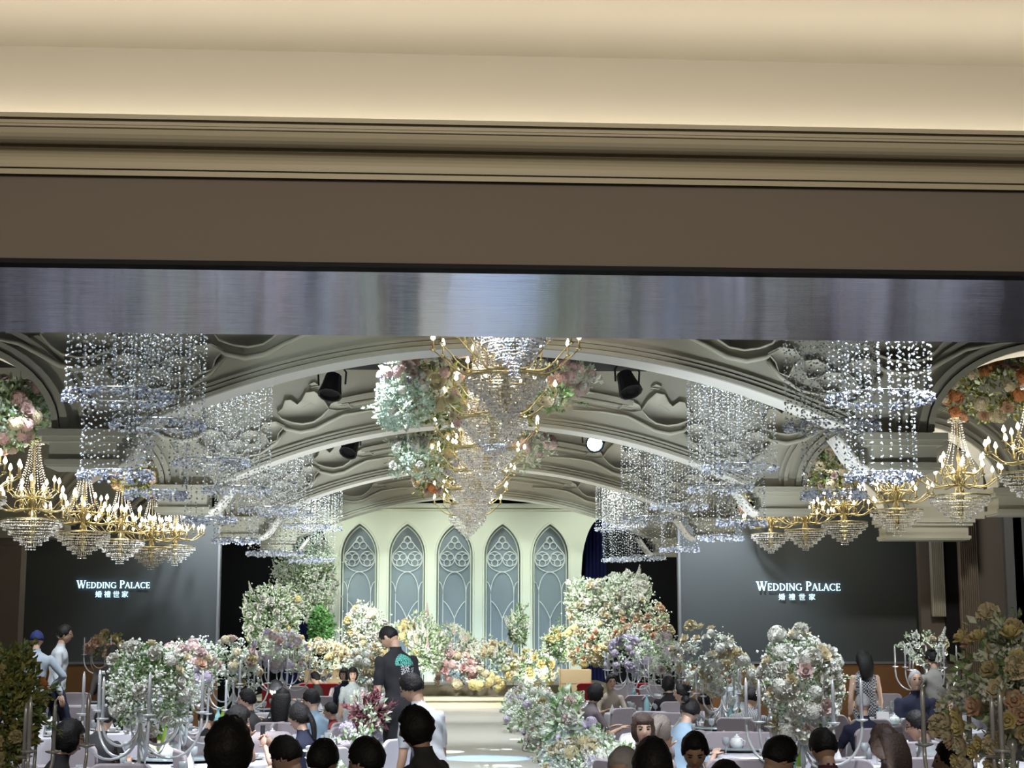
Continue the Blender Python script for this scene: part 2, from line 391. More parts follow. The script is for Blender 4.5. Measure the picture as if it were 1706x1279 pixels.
# right side: fluted white panel, dark gap, drapes, brown panel, door frame, all standing on the right wall line
def px_box(x0, x1, y0, y1, D, t): 
    a = at(x0, y1, D); b_ = at(x1, y0, D)
    return ((a.x + b_.x) / 2, D + t / 2, (a.z + b_.z) / 2), (b_.x - a.x, t, b_.z - a.z)
def fluted(name, x0, x1, ztop, zbot, D, n, mname, amp=.03, kind=True):
    a = at(x0, 1060, D).x; b_ = at(x1, 1060, D).x; mb = MB(); N = n * 6
    xs = np.linspace(a, b_, N + 1); ys = D - amp * np.abs(np.sin(np.linspace(0, n * PI, N + 1)))
    V = [(x, y, z) for z in (zbot, ztop) for x, y in zip(xs, ys)]
    mb.add(V, [(i, i + 1, N + 2 + i, N + 1 + i) for i in range(N)])
    mb.box(((a + b_) / 2, D + .06, (zbot + ztop) / 2), (b_ - a, .1, ztop - zbot))
    o = mb.build(name, [mname], smooth=False)
    return struct(o) if kind else o
c, d = px_box(1545, 1720, 860, 1290, 33.6, .2); d = (d[0], d[1], 6.0); mb = MB(); mb.box((c[0], c[1], 3.0), d); struct(mb.build('wall_right_return', ['wallr']))
o = fluted('fluted_panel', 1556, 1578, at(0, 868, 33.4).z, at(0, 1026, 33.4).z, 33.4, 7, 'panelwhite', kind=False)
tag(o, 'narrow white fluted panel hanging beside the right screen', 'panel')
c, d = px_box(1579, 1603, 868, 1100, 33.5, .1); mb = MB(); mb.box(c, d); struct(mb.build('trim_4', ['black']))
o = fluted('curtain', 1603, 1634, 4.4, 0.05, 33.3, 9, 'drape', .06, False); tag(o, 'brown gathered curtain right of the white fluted panel', 'curtain')
M['greyframe'] = mat('grey_door_frame', (.20, .21, .23), .5)
for (x0, x1, nm) in ((1688, 1700, 'trim_5'), (1703, 1716, 'trim_6')):
    c, d = px_box(x0, x1, 840, 1200, 33.2, .15); mb = MB(); mb.box(c, d); struct(mb.build(nm, ['greyframe']))

# LED screens with lettering
def glyph(mb, ch, ox, oz, h, y):
    """serif capital, stroke geometry in the x-z plane"""
    T, t = .15, .07
    def seg(x0, z0_, x1, z1, w_):
        dx, dz = x1 - x0, z1 - z0_; L = math.hypot(dx, dz); nx, nz = -dz / L * w_ / 2, dx / L * w_ / 2
        P = [(x0 + nx, z0_ + nz), (x1 + nx, z1 + nz), (x1 - nx, z1 - nz), (x0 - nx, z0_ - nz)]
        V = [(ox + p[0] * h, y - .02, oz + p[1] * h) for p in P] + [(ox + p[0] * h, y, oz + p[1] * h) for p in P]
        mb.add(V, [(0, 1, 2, 3), (7, 6, 5, 4), (0, 4, 5, 1), (1, 5, 6, 2), (2, 6, 7, 3), (3, 7, 4, 0)])
    def serif(x, z_, w_=.3): seg(x - w_ / 2, z_, x + w_ / 2, z_, .055)
    def arc(cx, cz, rx, rz_, a0, a1, wf, n=12):
        pr = None
        for i in range(n + 1):
            a = math.radians(a0 + (a1 - a0) * i / n); p = (cx + rx * math.cos(a), cz + rz_ * math.sin(a))
            if pr: seg(*pr, *p, t + (T - t) * abs(math.cos(a)) if wf else t)
            pr = p
    if ch == 'W':
        seg(.1, 1, .38, 0, T); seg(.38, 0, .62, .95, t); seg(.55, 1, .85, 0, T); seg(.85, 0, 1.1, 1, t); serif(.1, .98); serif(.58, .98); serif(1.1, .98, .26); return 1.22
    if ch == 'E': seg(.15, 0, .15, 1, T); seg(.1, .97, .58, .97, t); seg(.15, .52, .5, .52, t); seg(.1, .03, .62, .03, t); seg(.58, .82, .58, 1, t); seg(.62, 0, .62, .2, t); seg(.5, .42, .5, .62, t); return .74
    if ch == 'D': seg(.15, 0, .15, 1, T); arc(.3, .5, .48, .47, -90, 90, True); seg(.05, .97, .32, .97, t); seg(.05, .03, .32, .03, t); return .92
    if ch == 'I': seg(.17, 0, .17, 1, T); serif(.17, .98); serif(.17, .02); return .38
    if ch == 'N': seg(.14, 0, .14, 1, t); seg(.12, 1, .78, 0, T); seg(.78, 0, .78, 1, t); serif(.14, .02, .24); serif(.1, .98, .2); serif(.78, .98, .26); return .96
    if ch == 'G': arc(.5, .5, .42, .47, 50, 310, True, 16); seg(.8, .05, .8, .42, T * .9); serif(.78, .42, .28); seg(.76, .78, .76, .98, t); return .96
    if ch == 'P': seg(.15, 0, .15, 1, T); arc(.28, .74, .28, .24, -90, 90, True, 9); seg(.05, .97, .3, .97, t); seg(.15, .5, .3, .5, t); serif(.15, .02); return .66
    if ch == 'A': seg(.08, 0, .42, 1, t); seg(.40, 1, .78, 0, T); seg(.2, .36, .62, .36, t * .8); serif(.08, .02, .24); serif(.78, .02, .26); return .90
    if ch == 'L': seg(.15, 0, .15, 1, T); seg(.1, .03, .58, .03, t); seg(.58, 0, .58, .2, t); serif(.15, .98); return .66
    if ch == 'C': arc(.5, .5, .42, .47, 48, 312, True, 16); seg(.78, .78, .78, .98, t); return .88
    return .38
def lettering(parent, x0, x1, ybase, hpx, cx0, cx1, cy, ch_px, D):
    k = at(x0, ybase, D); wpx = at(x1, ybase, D).x - k.x
    items = []; adv = 0
    for wi, word in enumerate(('WEDDING', 'PALACE')):
        for i, chh in enumerate(word):
            sc_ = 1.0 if i == 0 else .78
            items.append((chh, adv, sc_)); tmp = MB(); adv += glyph(tmp, chh, 0, 0, 1, 0) * sc_ + .03
        adv += .38 if wi == 0 else 0
    hh = wpx / adv
    for chh, a, sc_ in items:
        mb = MB(); glyph(mb, chh, k.x + a * hh, k.z, hh * sc_, D - .02); mb.build('letter', ['text'], parent)
    a = at(cx0, cy + ch_px / 2, D); b_ = at(cx1, cy - ch_px / 2, D); cell = (b_.x - a.x) / 4.0
    for ci, chh in enumerate('婚禮世家'):
        cu = bpy.data.curves.new('chinese', 'FONT'); cu.body = chh; cu.size = 1.0; cu.extrude = .01
        tmp = bpy.data.objects.new('tmp', cu); C.objects.link(tmp); bpy.context.view_layer.update()
        me = bpy.data.meshes.new_from_object(tmp.evaluated_get(bpy.context.evaluated_depsgraph_get()))
        bpy.data.objects.remove(tmp)
        co = np.empty(len(me.vertices) * 3, np.float32); me.vertices.foreach_get('co', co); co = co.reshape(-1, 3)
        mn, mx = co.min(0), co.max(0); out = np.empty_like(co)
        out[:, 0] = a.x + cell * (ci + .5) * 1.0 + ((co[:, 0] - mn[0]) / (mx[0] - mn[0]) - .5) * (b_.z - a.z)
        out[:, 2] = a.z + (co[:, 1] - mn[1]) / (mx[1] - mn[1]) * (b_.z - a.z)
        out[:, 1] = D - .03 + (co[:, 2] - mn[2])
        me.vertices.foreach_set('co', out.ravel()); me.materials.clear(); me.materials.append(M['text']); me.update()
        link('letter', me, parent)
SD = 34.0
def led_screen(x0, x1, label, lx0, lx1, lb, hp, cx0, cx1, cy):
    zt = at(853, 850, SD).z; zb = at(853, 1102, SD).z
    a = at(x0, 1060, SD).x; b_ = at(x1, 1060, SD).x
    t = thing('led_screen', label, 'screen', (0, 0, 0))
    mb = MB(); mb.box(((a + b_) / 2, SD + .08, (zt + zb) / 2), (b_ - a, .14, zt - zb)); mb.build('display', ['screen'], t)
    mb = MB()
    for x in (a, b_): mb.box((x, SD + .05, (zt + zb) / 2), (.05, .2, zt - zb + .1))
    mb.box(((a + b_) / 2, SD + .05, zb - .025), (b_ - a + .05, .2, .05)); mb.box(((a + b_) / 2, SD + .05, zt + .025), (b_ - a + .05, .2, .05))
    mb.build('frame', ['greyframe'], t)
    lettering(t, lx0, lx1, lb, hp, cx0, cx1, cy, 10.5, SD)
    mb = MB(); mb.box(((a + b_) / 2, SD + .12, zb / 2 - .03), (b_ - a, .3, zb - .06)); o = mb.build('wall_dado', ['wood']); struct(o)
led_screen(2, 362, 'large grey screen lit with wedding palace lettering, left of the stage', 128, 251, 979.5, 11, 157, 216, 989.5)
led_screen(1133, 1544, 'large black screen lit with wedding palace lettering, right of the stage', 1260, 1401, 983.5, 12, 1294, 1361, 994)

# ================================================================ arch walls
R_ARC, APEX = 9.2, 5.13
def zi(u):
    """height of the lower edge of an arch wall at distance u from the axis"""
    a = abs(u)
    if a <= 4.0: return APEX - (R_ARC - math.sqrt(R_ARC ** 2 - a * a))
    if a < 4.22: return 4.17 - (a - 4.0) * .6
    if a <= 4.95: return 4.17
    if a < 7.95:
        e = (a - 6.45) / 1.5; return 4.17 + 1.0 * math.sqrt(max(0, 1 - e * e))
    return 4.17
US = sorted(set([round(v, 3) for v in np.linspace(-4.0, 4.0, 49)] + [s * round(v, 3) for s in (-1, 1) for v in list(6.45 - 1.5 * np.cos(np.linspace(0, PI, 25))) + [4.22, 9.9]]))
def band(mb, pts, off0, off1, y0, y1, mi=0):
    """raised band following a curve of (u, z, nu, nz)"""
    V = []
    for u, z, nu, nz in pts:
        V += [(AX + u + nu * off0, y1, z + nz * off0), (AX + u + nu * off0, y0, z + nz * off0), (AX + u + nu * off1, y0, z + nz * off1), (AX + u + nu * off1, y1, z + nz * off1)]
    F = []
    for i in range(len(pts) - 1):
        for k in range(3): F.append((4 * i + k, 4 * i + k + 1, 4 * i + k + 5, 4 * i + k + 4))
    mb.add(V, F, mi)
def arc_pts(a0, a1, n=40):
    return [(R_ARC * math.sin(a), APEX - R_ARC + R_ARC * math.cos(a), math.sin(a), math.cos(a)) for a in np.linspace(a0, a1, n)]
def side_pts(s, t0=0.02, t1=PI - .02, n=26):
    return [(s * (6.45 - 1.5 * math.cos(t)), 4.17 + 1.0 * math.sin(t), s * -math.cos(t), math.sin(t)) for t in np.linspace(t0, t1, n)]
from mathutils.geometry import tessellate_polygon
def scroll_ornament(s, u0, z0_, k=1.0):
    """raised acanthus leaf in plaster: plates with lobed outlines, rolled edges, a swooping stem"""
    mb = MB()
    def plate(pts, t=.05, edge=.017):
        P = [(s * a * 1.12, b_ * 1.12) for a, b_ in pts]; n = len(P)
        V = [(x, -t, z) for x, z in P] + [(x, 0, z) for x, z in P]
        tri = tessellate_polygon([[Vector((x, z, 0)) for x, z in P]])
        mb.add(V, [tuple(t_) for t_ in tri] + [(i, (i + 1) % n, n + (i + 1) % n, n + i) for i in range(n)])
        mb.tube([(x, -t, z) for x, z in P] + [(P[0][0], -t, P[0][1])], edge, 5, 0, False)
    plate([(-.30, .02), (-.22, .15), (-.10, .26), (.02, .24), (.07, .13), (.13, .07), (.22, .14), (.30, .13), (.33, .02), (.40, -.04), (.34, -.12), (.20, -.17), (.05, -.19), (-.10, -.16), (-.20, -.09)])
    plate([(-.62, .03), (-.56, .10), (-.48, .08), (-.42, .14), (-.33, .09), (-.30, .02), (-.42, .0)], .035, .012)
    plate([(.30, -.22), (.42, -.16), (.58, -.18), (.64, -.28), (.56, -.34), (.50, -.46), (.40, -.42), (.38, -.32)], .04, .014)
    plate([(.66, -.30), (.80, -.28), (.92, -.36), (.84, -.46), (.70, -.48), (.66, -.40)], .035, .012)
    plate([(-.16, .34), (-.10, .39), (-.02, .36), (-.06, .32)], .03, .010)
    q = lambda L: [(s * a * 1.12, -.03, b_ * 1.12) for a, b_ in L]
    mb.tube(q([(-1.25, .02), (-.85, .0), (-.5, -.06), (-.3, -.16), (-.12, -.26), (.08, -.30), (.28, -.26), (.42, -.16)]), [.014, .02, .026, .032, .036, .036, .03, .018], 7)
    mb.tube(q([(.30, -.30), (.42, -.46), (.62, -.60), (.90, -.66)]), [.03, .03, .022, .012], 6)
    mb.tube(q([(-.18, .02), (-.05, .10), (.08, .02), (.02, -.06), (-.06, -.03)]), [.018, .022, .022, .018, .012], 6)
    mb.tube(q([(.14, -.10), (.24, -.02), (.27, .08)]), [.02, .016, .01], 5)
    return mb
ARCH = [18.1, 24.8, 31.4, 38.0]
orn_me = {}
for s in (-1, 1):
    orn_me[s] = scroll_ornament(s, 0, 0).mesh('scroll_ornament', ['plaster'], True)
for ai, D in enumerate(ARCH):
    TH = .5
    t = thing('wall_arch', '', '', (0, D, 0)); del t['category']; t['label'] = 'arched plaster wall across the hall, %s from the front' % ('first', 'second', 'third', 'fourth')[ai]
    t['kind'] = 'structure'
    mb = MB(); n = len(US)
    TOP = 5.97 if ai else 6.3
    V = []
    for u in US: V += [(AX + u, 0, zi(u)), (AX + u, 0, TOP), (AX + u, TH, TOP), (AX + u, TH, zi(u))]
    F = []
    for i in range(n - 1):
        a, b_ = 4 * i, 4 * i + 4
        F += [(a, b_, b_ + 1, a + 1), (a + 1, b_ + 1, b_ + 2, a + 2), (a + 2, b_ + 2, b_ + 3, a + 3)]
    mb.add(V, F); mb.build('spandrel', ['plaster'], t)
    mb = MB()
    V = []
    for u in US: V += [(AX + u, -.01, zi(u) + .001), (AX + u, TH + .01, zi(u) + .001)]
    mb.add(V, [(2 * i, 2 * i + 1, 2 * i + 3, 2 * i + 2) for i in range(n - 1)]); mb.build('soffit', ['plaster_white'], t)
    mb = MB(); P = arc_pts(-.448, .448)
    band(mb, P, 0, .045, -.07, 0); band(mb, P, .055, .10, -.05, 0); band(mb, P, .115, .15, -.035, 0)
    mb.build('arch_moulding', ['plaster'], t, smooth=False)
    mb = MB(); P = arc_pts(-.235, .235)
    band(mb, P, .50, .53, -.04, 0); band(mb, P, .56, .64, -.06, 0)
    P2 = arc_pts(-.23, .23); band(mb, P2, .40, .43, -.02, 0)
    mb.build('upper_moulding', ['plaster'], t)
    for s in (-1, 1):
        mb = MB(); Q = side_pts(s); band(mb, Q, 0, .07, -.07, 0); band(mb, Q, .085, .17, -.05, 0); band(mb, Q, .30, .36, -.04, 0); band(mb, Q, .40, .44, -.03, 0)
        mb.build('side_arch_moulding', ['plaster'], t)
        link('scroll_ornament', orn_me[s], t, (AX + s * 2.75, 0, 5.33))
        link('scroll_ornament', orn_me[-s], t, (AX + s * 4.75, 0, 5.22), None, 1.1)
        # capital blocks: stepped cornice boxes
        for (c0, c1) in ((4.2, 5.02), (7.9, 9.6)):
            mb = MB(); cx = AX + s * (c0 + c1) / 2; wd = c1 - c0
            for (z_, h, e) in ((4.13, .08, .07), (4.06, .06, .03), (3.93, .20, -.04), (3.81, .06, .0), (3.77, .03, -.02)):
                mb.box((cx, TH / 2, z_ - .0), (wd + 2 * e, TH + .12 + 2 * e, h))
            mb.build('capital_block', ['plaster'], t)
        # ribbed console carrying the foot of the middle arch
        mb = MB()
        for k in range(5):
            cc = [(AX + s * (3.86 + .36 * q ** .8), TH * (.1 + .2 * k), 4.16 - .38 * q - .10 * math.sin(q * PI)) for q in np.linspace(0, 1, 8)]
            mb.tube(cc, [.035, .04, .045, .045, .04, .038, .042, .055], 8)
        mb.build('console', ['plaster_white'], t, smooth=True)
# pilasters under the outer blocks
for ai, D in enumerate(ARCH[:3]):
    for s in (-1,):
        mb = MB(); mb.box((AX + s * 9.0, D + .25, 1.88), (.5, .4, 3.76)); mb.box((AX + s * 9.0, D + .25, .15), (.62, .5, .3)); mb.box((AX + s * 9.0, D + .25, 3.66), (.6, .46, .08))
        struct(mb.build('pilaster', ['wallr']))

# ================================================================ stage, runway, backdrop
mb = MB(); mb.box((.17, 26.1, .15), (1.94, 22.2, .3)); struct(mb.build('runway', ['runway']), 'pale raised runway leading up to the stage')
mb = MB(); mb.box((0, 40.2, .27), (9.2, 6.0, .54)); mb.box((0, 37.19, .5), (9.26, .06, .07)); struct(mb.build('stage', ['stage']), 'cream stage platform at the end of the runway')
mb = MB(); mb.box((0, 40.6, .66), (7.4, 5.0, .24)); struct(mb.build('stage_step', ['riser']))
mb = MB(); mb.box((-7.9, 22.5, .16), (5.2, 5.0, .32)); struct(mb.build('platform_left', ['carpet']), 'low carpeted platform at the left wall')

BD = 41.0
bk = thing('backdrop_wall', 'pale green stage backdrop with five pointed window niches', 'backdrop', (0, BD, 0))
Zt = at(757, 838, BD).z; Zb = .7
xs_c = [at(x, 1000, BD).x for x in (597.5, 677.5, 757, 837, 917)]
HW = .475; ZS = at(757, 925, BD).z; ZA = at(757, 871, BD).z     # spring and apex of the niches
def ogive(q, hw=HW, zs=ZS, za=ZA):
    """height of the pointed arch at offset q from the centre"""
    e = min(1, abs(q) / hw); Rr = (hw * hw + (za - zs) ** 2) / (2 * hw)
    return zs + math.sqrt(max(0, Rr * Rr - (hw * e + Rr - hw) ** 2))
xl, xr = at(549, 1000, BD).x, at(968, 1000, BD).x
mb = MB()
ts = [-1 + 2 * i / 20 for i in range(21)]
ts = [math.sin(t * PI / 2) for t in ts]
edges = [xl] + [v for c_ in xs_c for v in (c_ - HW, c_ + HW)] + [xr]
def face_slab(mb, x0, x1, z0a, z0b, z1):
    V = [(x0, 0, z0a), (x1, 0, z0b), (x1, 0, z1), (x0, 0, z1), (x0, .3, z0a), (x1, .3, z0b), (x1, .3, z1), (x0, .3, z1)]
    mb.add(V, [(0, 1, 2, 3), (7, 6, 5, 4), (0, 4, 5, 1), (3, 2, 6, 7)])
for i in range(0, len(edges), 2):
    a, b_ = edges[i], edges[i + 1]; mb.box(((a + b_) / 2, .15, (Zb + Zt) / 2), (b_ - a, .3, Zt - Zb))
for c_ in xs_c:
    for t0, t1 in zip(ts[:-1], ts[1:]): face_slab(mb, c_ + t0 * HW, c_ + t1 * HW, ogive(t0 * HW), ogive(t1 * HW), Zt)
# flaring half arches at both ends
fl = .95; zf0 = at(757, 965, BD).z; zf1 = at(757, 862, BD).z
for s, x0 in ((-1, xl), (1, xr)):
    N = 12
    for i in range(N):
        q0, q1 = i / N, (i + 1) / N
        f = lambda q: zf0 + (zf1 - zf0) * math.sqrt(max(0, 1 - (1 - q) ** 2))
        w_ = .55
        face_slab(mb, x0 + s * q0 * w_, x0 + s * q1 * w_, f(q0), f(q1), Zt) if s > 0 else face_slab(mb, x0 + s * q1 * w_, x0 + s * q0 * w_, f(q1), f(q0), Zt)
mb.build('panel', ['backdrop'], bk)
mb = MB(); mb.box(((xl + xr) / 2, -.04, Zt - .07), (xr - xl + 1.1, .1, .1)); mb.box(((xl + xr) / 2, -.02, Zt - .17), (xr - xl + 1.1, .06, .03)); mb.build('top_moulding', ['backdrop'], bk)
def ring(mb, cx, cz, r, tr, y=.0, n=16, m_=5, mi=0):
    mb.tube([(cx + r * math.cos(a), y, cz + r * math.sin(a)) for a in np.linspace(0, 2 * PI, n + 1)], tr, m_, mi, caps=False)
PX = 2700 / BD
for wi, c_ in enumerate(xs_c):
    mb = MB(); y = .2
    hw = HW - .02
    V = []; F = []
    V += [(c_ - hw, y, Zb), (c_ + hw, y, Zb), (c_ + hw, y, ZS), (c_ - hw, y, ZS)]; F.append((0, 1, 2, 3)); mb.add(V, F)
    for t0, t1 in zip(ts[:-1], ts[1:]): mb.add([(c_ + t0 * hw, y, ZS), (c_ + t1 * hw, y, ZS), (c_ + t1 * hw, y, ogive(t1 * hw)), (c_ + t0 * hw, y, ogive(t0 * hw))], [(0, 1, 2, 3)])
    pn = mb.build('window_pane', ['pane'], bk)
    mb = MB()
    for (q, yy, tr) in ((1.0, -.01, .030), (.86, .12, .018)):
        h_ = HW * q
        P = [(c_ - h_, yy, Zb)] + [(c_ + t * h_, yy, ogive(t * h_, h_, ZS, ZA - (1 - q) * .6)) for t in ts] + [(c_ + h_, yy, Zb)]
        mb.tube(P, tr, 5)
    mb.build('window_frame', ['backdrop'], pn)
    mb = MB(); y = .16; tr = .013
    z1 = at(757, 905, BD).z; z2 = at(757, 930.5, BD).z
    r3 = .185
    for (ccx, ccz, rr) in ((0, z1, .195), (-.19, z2, .185), (.19, z2, .185)):
        if ccz != z1: ring(mb, c_ + ccx, ccz, rr, tr, y)
        for k in range(3):
            a = PI / 2 + k * 2 * PI / 3 + (0 if ccz == z1 else PI)
            ring(mb, c_ + ccx + rr * .52 * math.cos(a), ccz + rr * .52 * math.sin(a), rr * .44, tr, y, 12)
    # drop-shaped outline around the circles
    zc_ = at(757, 930, BD).z
    P = [(c_ + .385 * math.sin(a), y, zc_ - .33 * math.cos(a)) for a in np.linspace(-PI * .62, PI * .62, 26)]
    P = [(c_ + .01, y, at(757, 893, BD).z)] + P[::-1] + [(c_ - .01, y, at(757, 893, BD).z)]
    mb.tube(P, tr, 5)
    za1 = at(757, 952, BD).z; zj = at(757, 988, BD).z; zj2 = at(757, 1000, BD).z; zv = at(757, 1030, BD).z; ze = at(757, 968, BD).z
    for s in (-1, 1):
        mb.tube([(c_ + s * .29 * math.sin(q * PI / 2), y, za1 - (za1 - zj) * (1 - math.cos(q * PI / 2)) ) for q in np.linspace(0, 1, 9)], tr, 5)
        mb.tube([(c_ + s * .29, y, zj), (c_ + s * .29, y, Zb)], tr, 5)
        mb.tube([(c_ + s * (.29 + .12 * (1 - math.cos(q * PI / 2))), y, zj + (ze - zj) * math.sin(q * PI / 2)) for q in np.linspace(0, 1, 6)], tr, 5)
        mb.tube([(c_ + s * .29 * (1 - q), y, zj2 - (zj2 - zv) * (q ** 1.0) * (.4 + .6 * q)) for q in np.linspace(0, 1, 9)], tr, 5)
    mb.tube([(c_, y, zv), (c_, y, Zb)], tr, 5)
    mb.build('tracery', ['tracery'], pn)
# blue curtains in the gaps beside the backdrop
for (x0, x1) in ((975, 1012), (470, 520)):
    o = fluted('curtain', x0, x1, 5.2, 0.6, 42.6, 6, 'navy', .06, False); tag(o, 'deep blue curtain in the dark gap %s of the white backdrop' % ('right' if x0 > 900 else 'left'), 'curtain')
# ================================================================ crystal bead curtains hanging from the black ceiling
def bead_cols(rad, nst, z_top, z_bot, dz, jitter, rs, r0=0, a0=0):
    P = []
    for k in range(nst):
        a = a0 + 2 * PI * k / nst; x, y = rad * math.cos(a), rad * math.sin(a)
        zz = np.arange(z_bot, z_top, dz) + rs.uniform(0, dz)
        P.append(np.stack([x + rs.normal(0, jitter, len(zz)), y + rs.normal(0, jitter, len(zz)), zz + rs.normal(0, dz * .12, len(zz))], 1))
    return np.concatenate(P)
def make_bead_fixture(seed, z1=4.0, z2=3.3, ztop=6.3):
    """one ring-hung bead curtain: outer cylinder down to z1, inner cylinder down to z2"""
    rs = np.random.RandomState(seed); out = {}
    mb = MB()
    P = np.concatenate([bead_cols(.455, 30, ztop, z1, .060, .004, rs), bead_cols(.36, 12, ztop, z1 + .2, .07, .004, rs), bead_cols(.30, 22, ztop, z2, .06, .004, rs), bead_cols(.17, 8, ztop, z2 + .5, .08, .004, rs)])
    mb.inst(OCT_V, OCT_F, P, rand_rot(len(P), rs), rs.uniform(.0085, .015, len(P)))
    out['bead_strands'] = mb.mesh('bead_strands', ['crystal'])
    for nm, r, z, w_ in (('upper_ring', .455, z1, .03), ('lower_ring', .30, z2, .035)):
        mb = MB(); n = 90; a = rs.uniform(0, 2 * PI, n * 2)
        rr = r + rs.uniform(-w_, w_, n * 2)
        P = np.stack([rr * np.cos(a), rr * np.sin(a), z + rs.uniform(-.035, .035, n * 2)], 1)
        mb.inst(OCT_V, OCT_F, P, rand_rot(len(P), rs), rs.uniform(.012, .022, len(P)))
        mb.tube([(r * math.cos(t), r * math.sin(t), z + .03) for t in np.linspace(0, 2 * PI, 25)], .006, 4, 1, False)
        out[nm] = mb.mesh(nm, ['crystalblue', 'wire'])
    mb = MB(); mb.lathe([(.5, ztop - .02), (.5, ztop - .06), (.02, ztop - .07)], 20); out['ceiling_plate'] = mb.mesh('ceiling_plate', ['wire'])
    return out
bead_v = [make_bead_fixture(s) for s in (1, 2, 3)]
def bead_fixture(X, D, label, dz=0.0, k=0):
    t = thing('crystal_bead_curtain', label, 'chandelier', (X, D, dz), k * 1.3, 'crystal bead curtains hung between the arches')
    for nm, me in bead_v[k % 3].items():
        if nm == 'ceiling_plate' and dz: c = link(nm, me, t, (0, 0, -dz))
        else: c = link(nm, me, t)
        if nm == 'bead_strands': c['kind'] = 'stuff'
    l = bpy.data.lights.new('bead_fill_light', 'SPOT'); l.energy = (30 if (D < 18 and X > 0) else 420); l.color = (.86, .94, 1.0); l.spot_size = math.radians(75); l.spot_blend = .6; l.shadow_soft_size = .12  # lamp added under the plate to brighten the beads
    lo_ = bpy.data.objects.new('bead_fill_light', l); C.objects.link(lo_); lo_.parent = t; lo_.location = (0, 0, 6.2 - dz)
ordn = ['nearest', 'second', 'third', 'fourth', 'fifth', 'sixth', 'seventh', 'eighth']
for i, (X, D, dz) in enumerate(((-3.0, 14.4, 0), (-3.0, 16.4, 0), (-3.0, 20.0, 0), (-3.02, 22.6, -.1), (-3.0, 26.2, -.1), (-3.0, 29.0, .05), (-3.0, 33.0, .1), (-3.0, 36.9, .3))):
    bead_fixture(X, D, '%s crystal bead curtain from the front in the row left of the middle chandeliers' % ordn[i], dz, i)
for i, (X, D, dz) in enumerate(((3.82, 14.3, 0), (3.82, 16.2, 0), (3.63, 20.4, 0), (3.85, 23.3, 0), (3.7, 26.6, 0), (3.5, 29.4, 0), (3.5, 33.2, .15), (3.68, 36.9, .3))):
    bead_fixture(X, D, '%s crystal bead curtain from the front in the row right of the middle chandeliers' % ordn[i], dz, i + 1)

# ================================================================ candle chandeliers
def arm_mesh(r, drop, rise, tr=.008):
    mb = MB()
    P = []
    for q in np.linspace(0, 1, 13):
        x = .05 + (r - .05) * q
        z = .06 * math.sin(q * PI * 1.0) * (1 - q) * 2 - drop * math.sin(min(1, q * 1.15) * PI) * .9 + rise * max(0, q - .45) ** 2 / .3025
        P.append((x, 0, z))
    mb.tube(P, [tr * (1.3 - .5 * q) for q in np.linspace(0, 1, 13)], 5)
    mb.tube([(.06, 0, .02), (.14, 0, .13), (.22, 0, .10), (.24, 0, .03), (.20, 0, .01)], tr * .7, 4)
    x, z = P[-1][0], P[-1][2]
    mb.lathe([(.008, z - .02), (.032, z), (.034, z + .006), (.012, z + .01)], 8, 0, (x, 0, 0))
    return mb.mesh('arm', ['gold'], True), (x, 0, z)
def candle_mesh(h=.10):
    mb = MB(); mb.lathe([(.011, 0), (.011, h), (.006, h + .004)], 6, 0)
    mb.lathe([(.008, h), (.026, h + .024), (.023, h + .046), (.005, h + .086), (0.0001, h + .088)], 6, 1)
    return mb.mesh('candle', ['candle', 'bulb'], True)
candle_me = candle_mesh()
def drops_mesh(name, tiers, rs, zs=1.0, dens=1.0, sz=(.007, .014), mi='crystal2'):
    """rings of crystal drops: tiers = (radius, z top, hang length)"""
    mb = MB(); P = []
    for r, z, L in tiers:
        n = max(6, int(2 * PI * r / .032 * dens)); k = max(2, int(L / .03))
        for j in range(n):
            a = 2 * PI * j / n + rs.uniform(0, .05)
            for q in range(k): P.append((r * math.cos(a), r * math.sin(a), z - L * q / k + rs.uniform(-.003, .003)))
    P = np.array(P); mb.inst(OCT_V, OCT_F, P, rand_rot(len(P), rs), rs.uniform(sz[0], sz[1], len(P)))
    for r, z, L in tiers: mb.tube([(r * math.cos(t), r * math.sin(t), z) for t in np.linspace(0, 2 * PI, 17)], .005, 3, 1, False)
    return mb.mesh(name, [mi, 'gold'])
def chains_mesh(r0, z0_, r1, z1, n, rs):
    mb = MB(); P = []
    for j in range(n):
        a = 2 * PI * j / n
        for q in np.linspace(0, 1, 22):
            r = r0 + (r1 - r0) * (q ** 1.7); P.append((r * math.cos(a), r * math.sin(a), z0_ + (z1 - z0_) * q))
    P = np.array(P); mb.inst(OCT_V, OCT_F, P, rand_rot(len(P), rs), rs.uniform(.007, .011, len(P)))
    return mb.mesh('crystal_chains', ['crystal2'])
rs = np.random.RandomState(5)
side_parts = dict(
    lower=arm_mesh(.56, .10, .10), upper=arm_mesh(.34, .07, .10),
    bowl=drops_mesh('crystal_bowl', [(.40, -.16, .10), (.36, -.24, .07), (.29, -.31, .06), (.22, -.38, .06), (.14, -.44, .06), (.06, -.50, .07)], rs),
    chains=chains_mesh(.07, .86, .26, .16, 14, rs),
    crown=drops_mesh('crystal_crown', [(.09, .92, .08), (.12, .90, .05)], rs))
mb = MB(); mb.lathe([(.012, -.45), (.03, -.4), (.05, -.3), (.03, -.22), (.07, -.14), (.05, -.05), (.02, .0), (.04, .08), (.06, .14), (.03, .22), (.015, .3), (.03, .38), (.012, .45), (.012, .95), (.02, .97), (.006, 1.0)], 10)
mb.tube([(.40 * math.cos(t), .40 * math.sin(t), -.15) for t in np.linspace(0, 2 * PI, 25)], .012, 5, 0, False)
side_parts['stem'] = mb.mesh('stem', ['gold'], True)
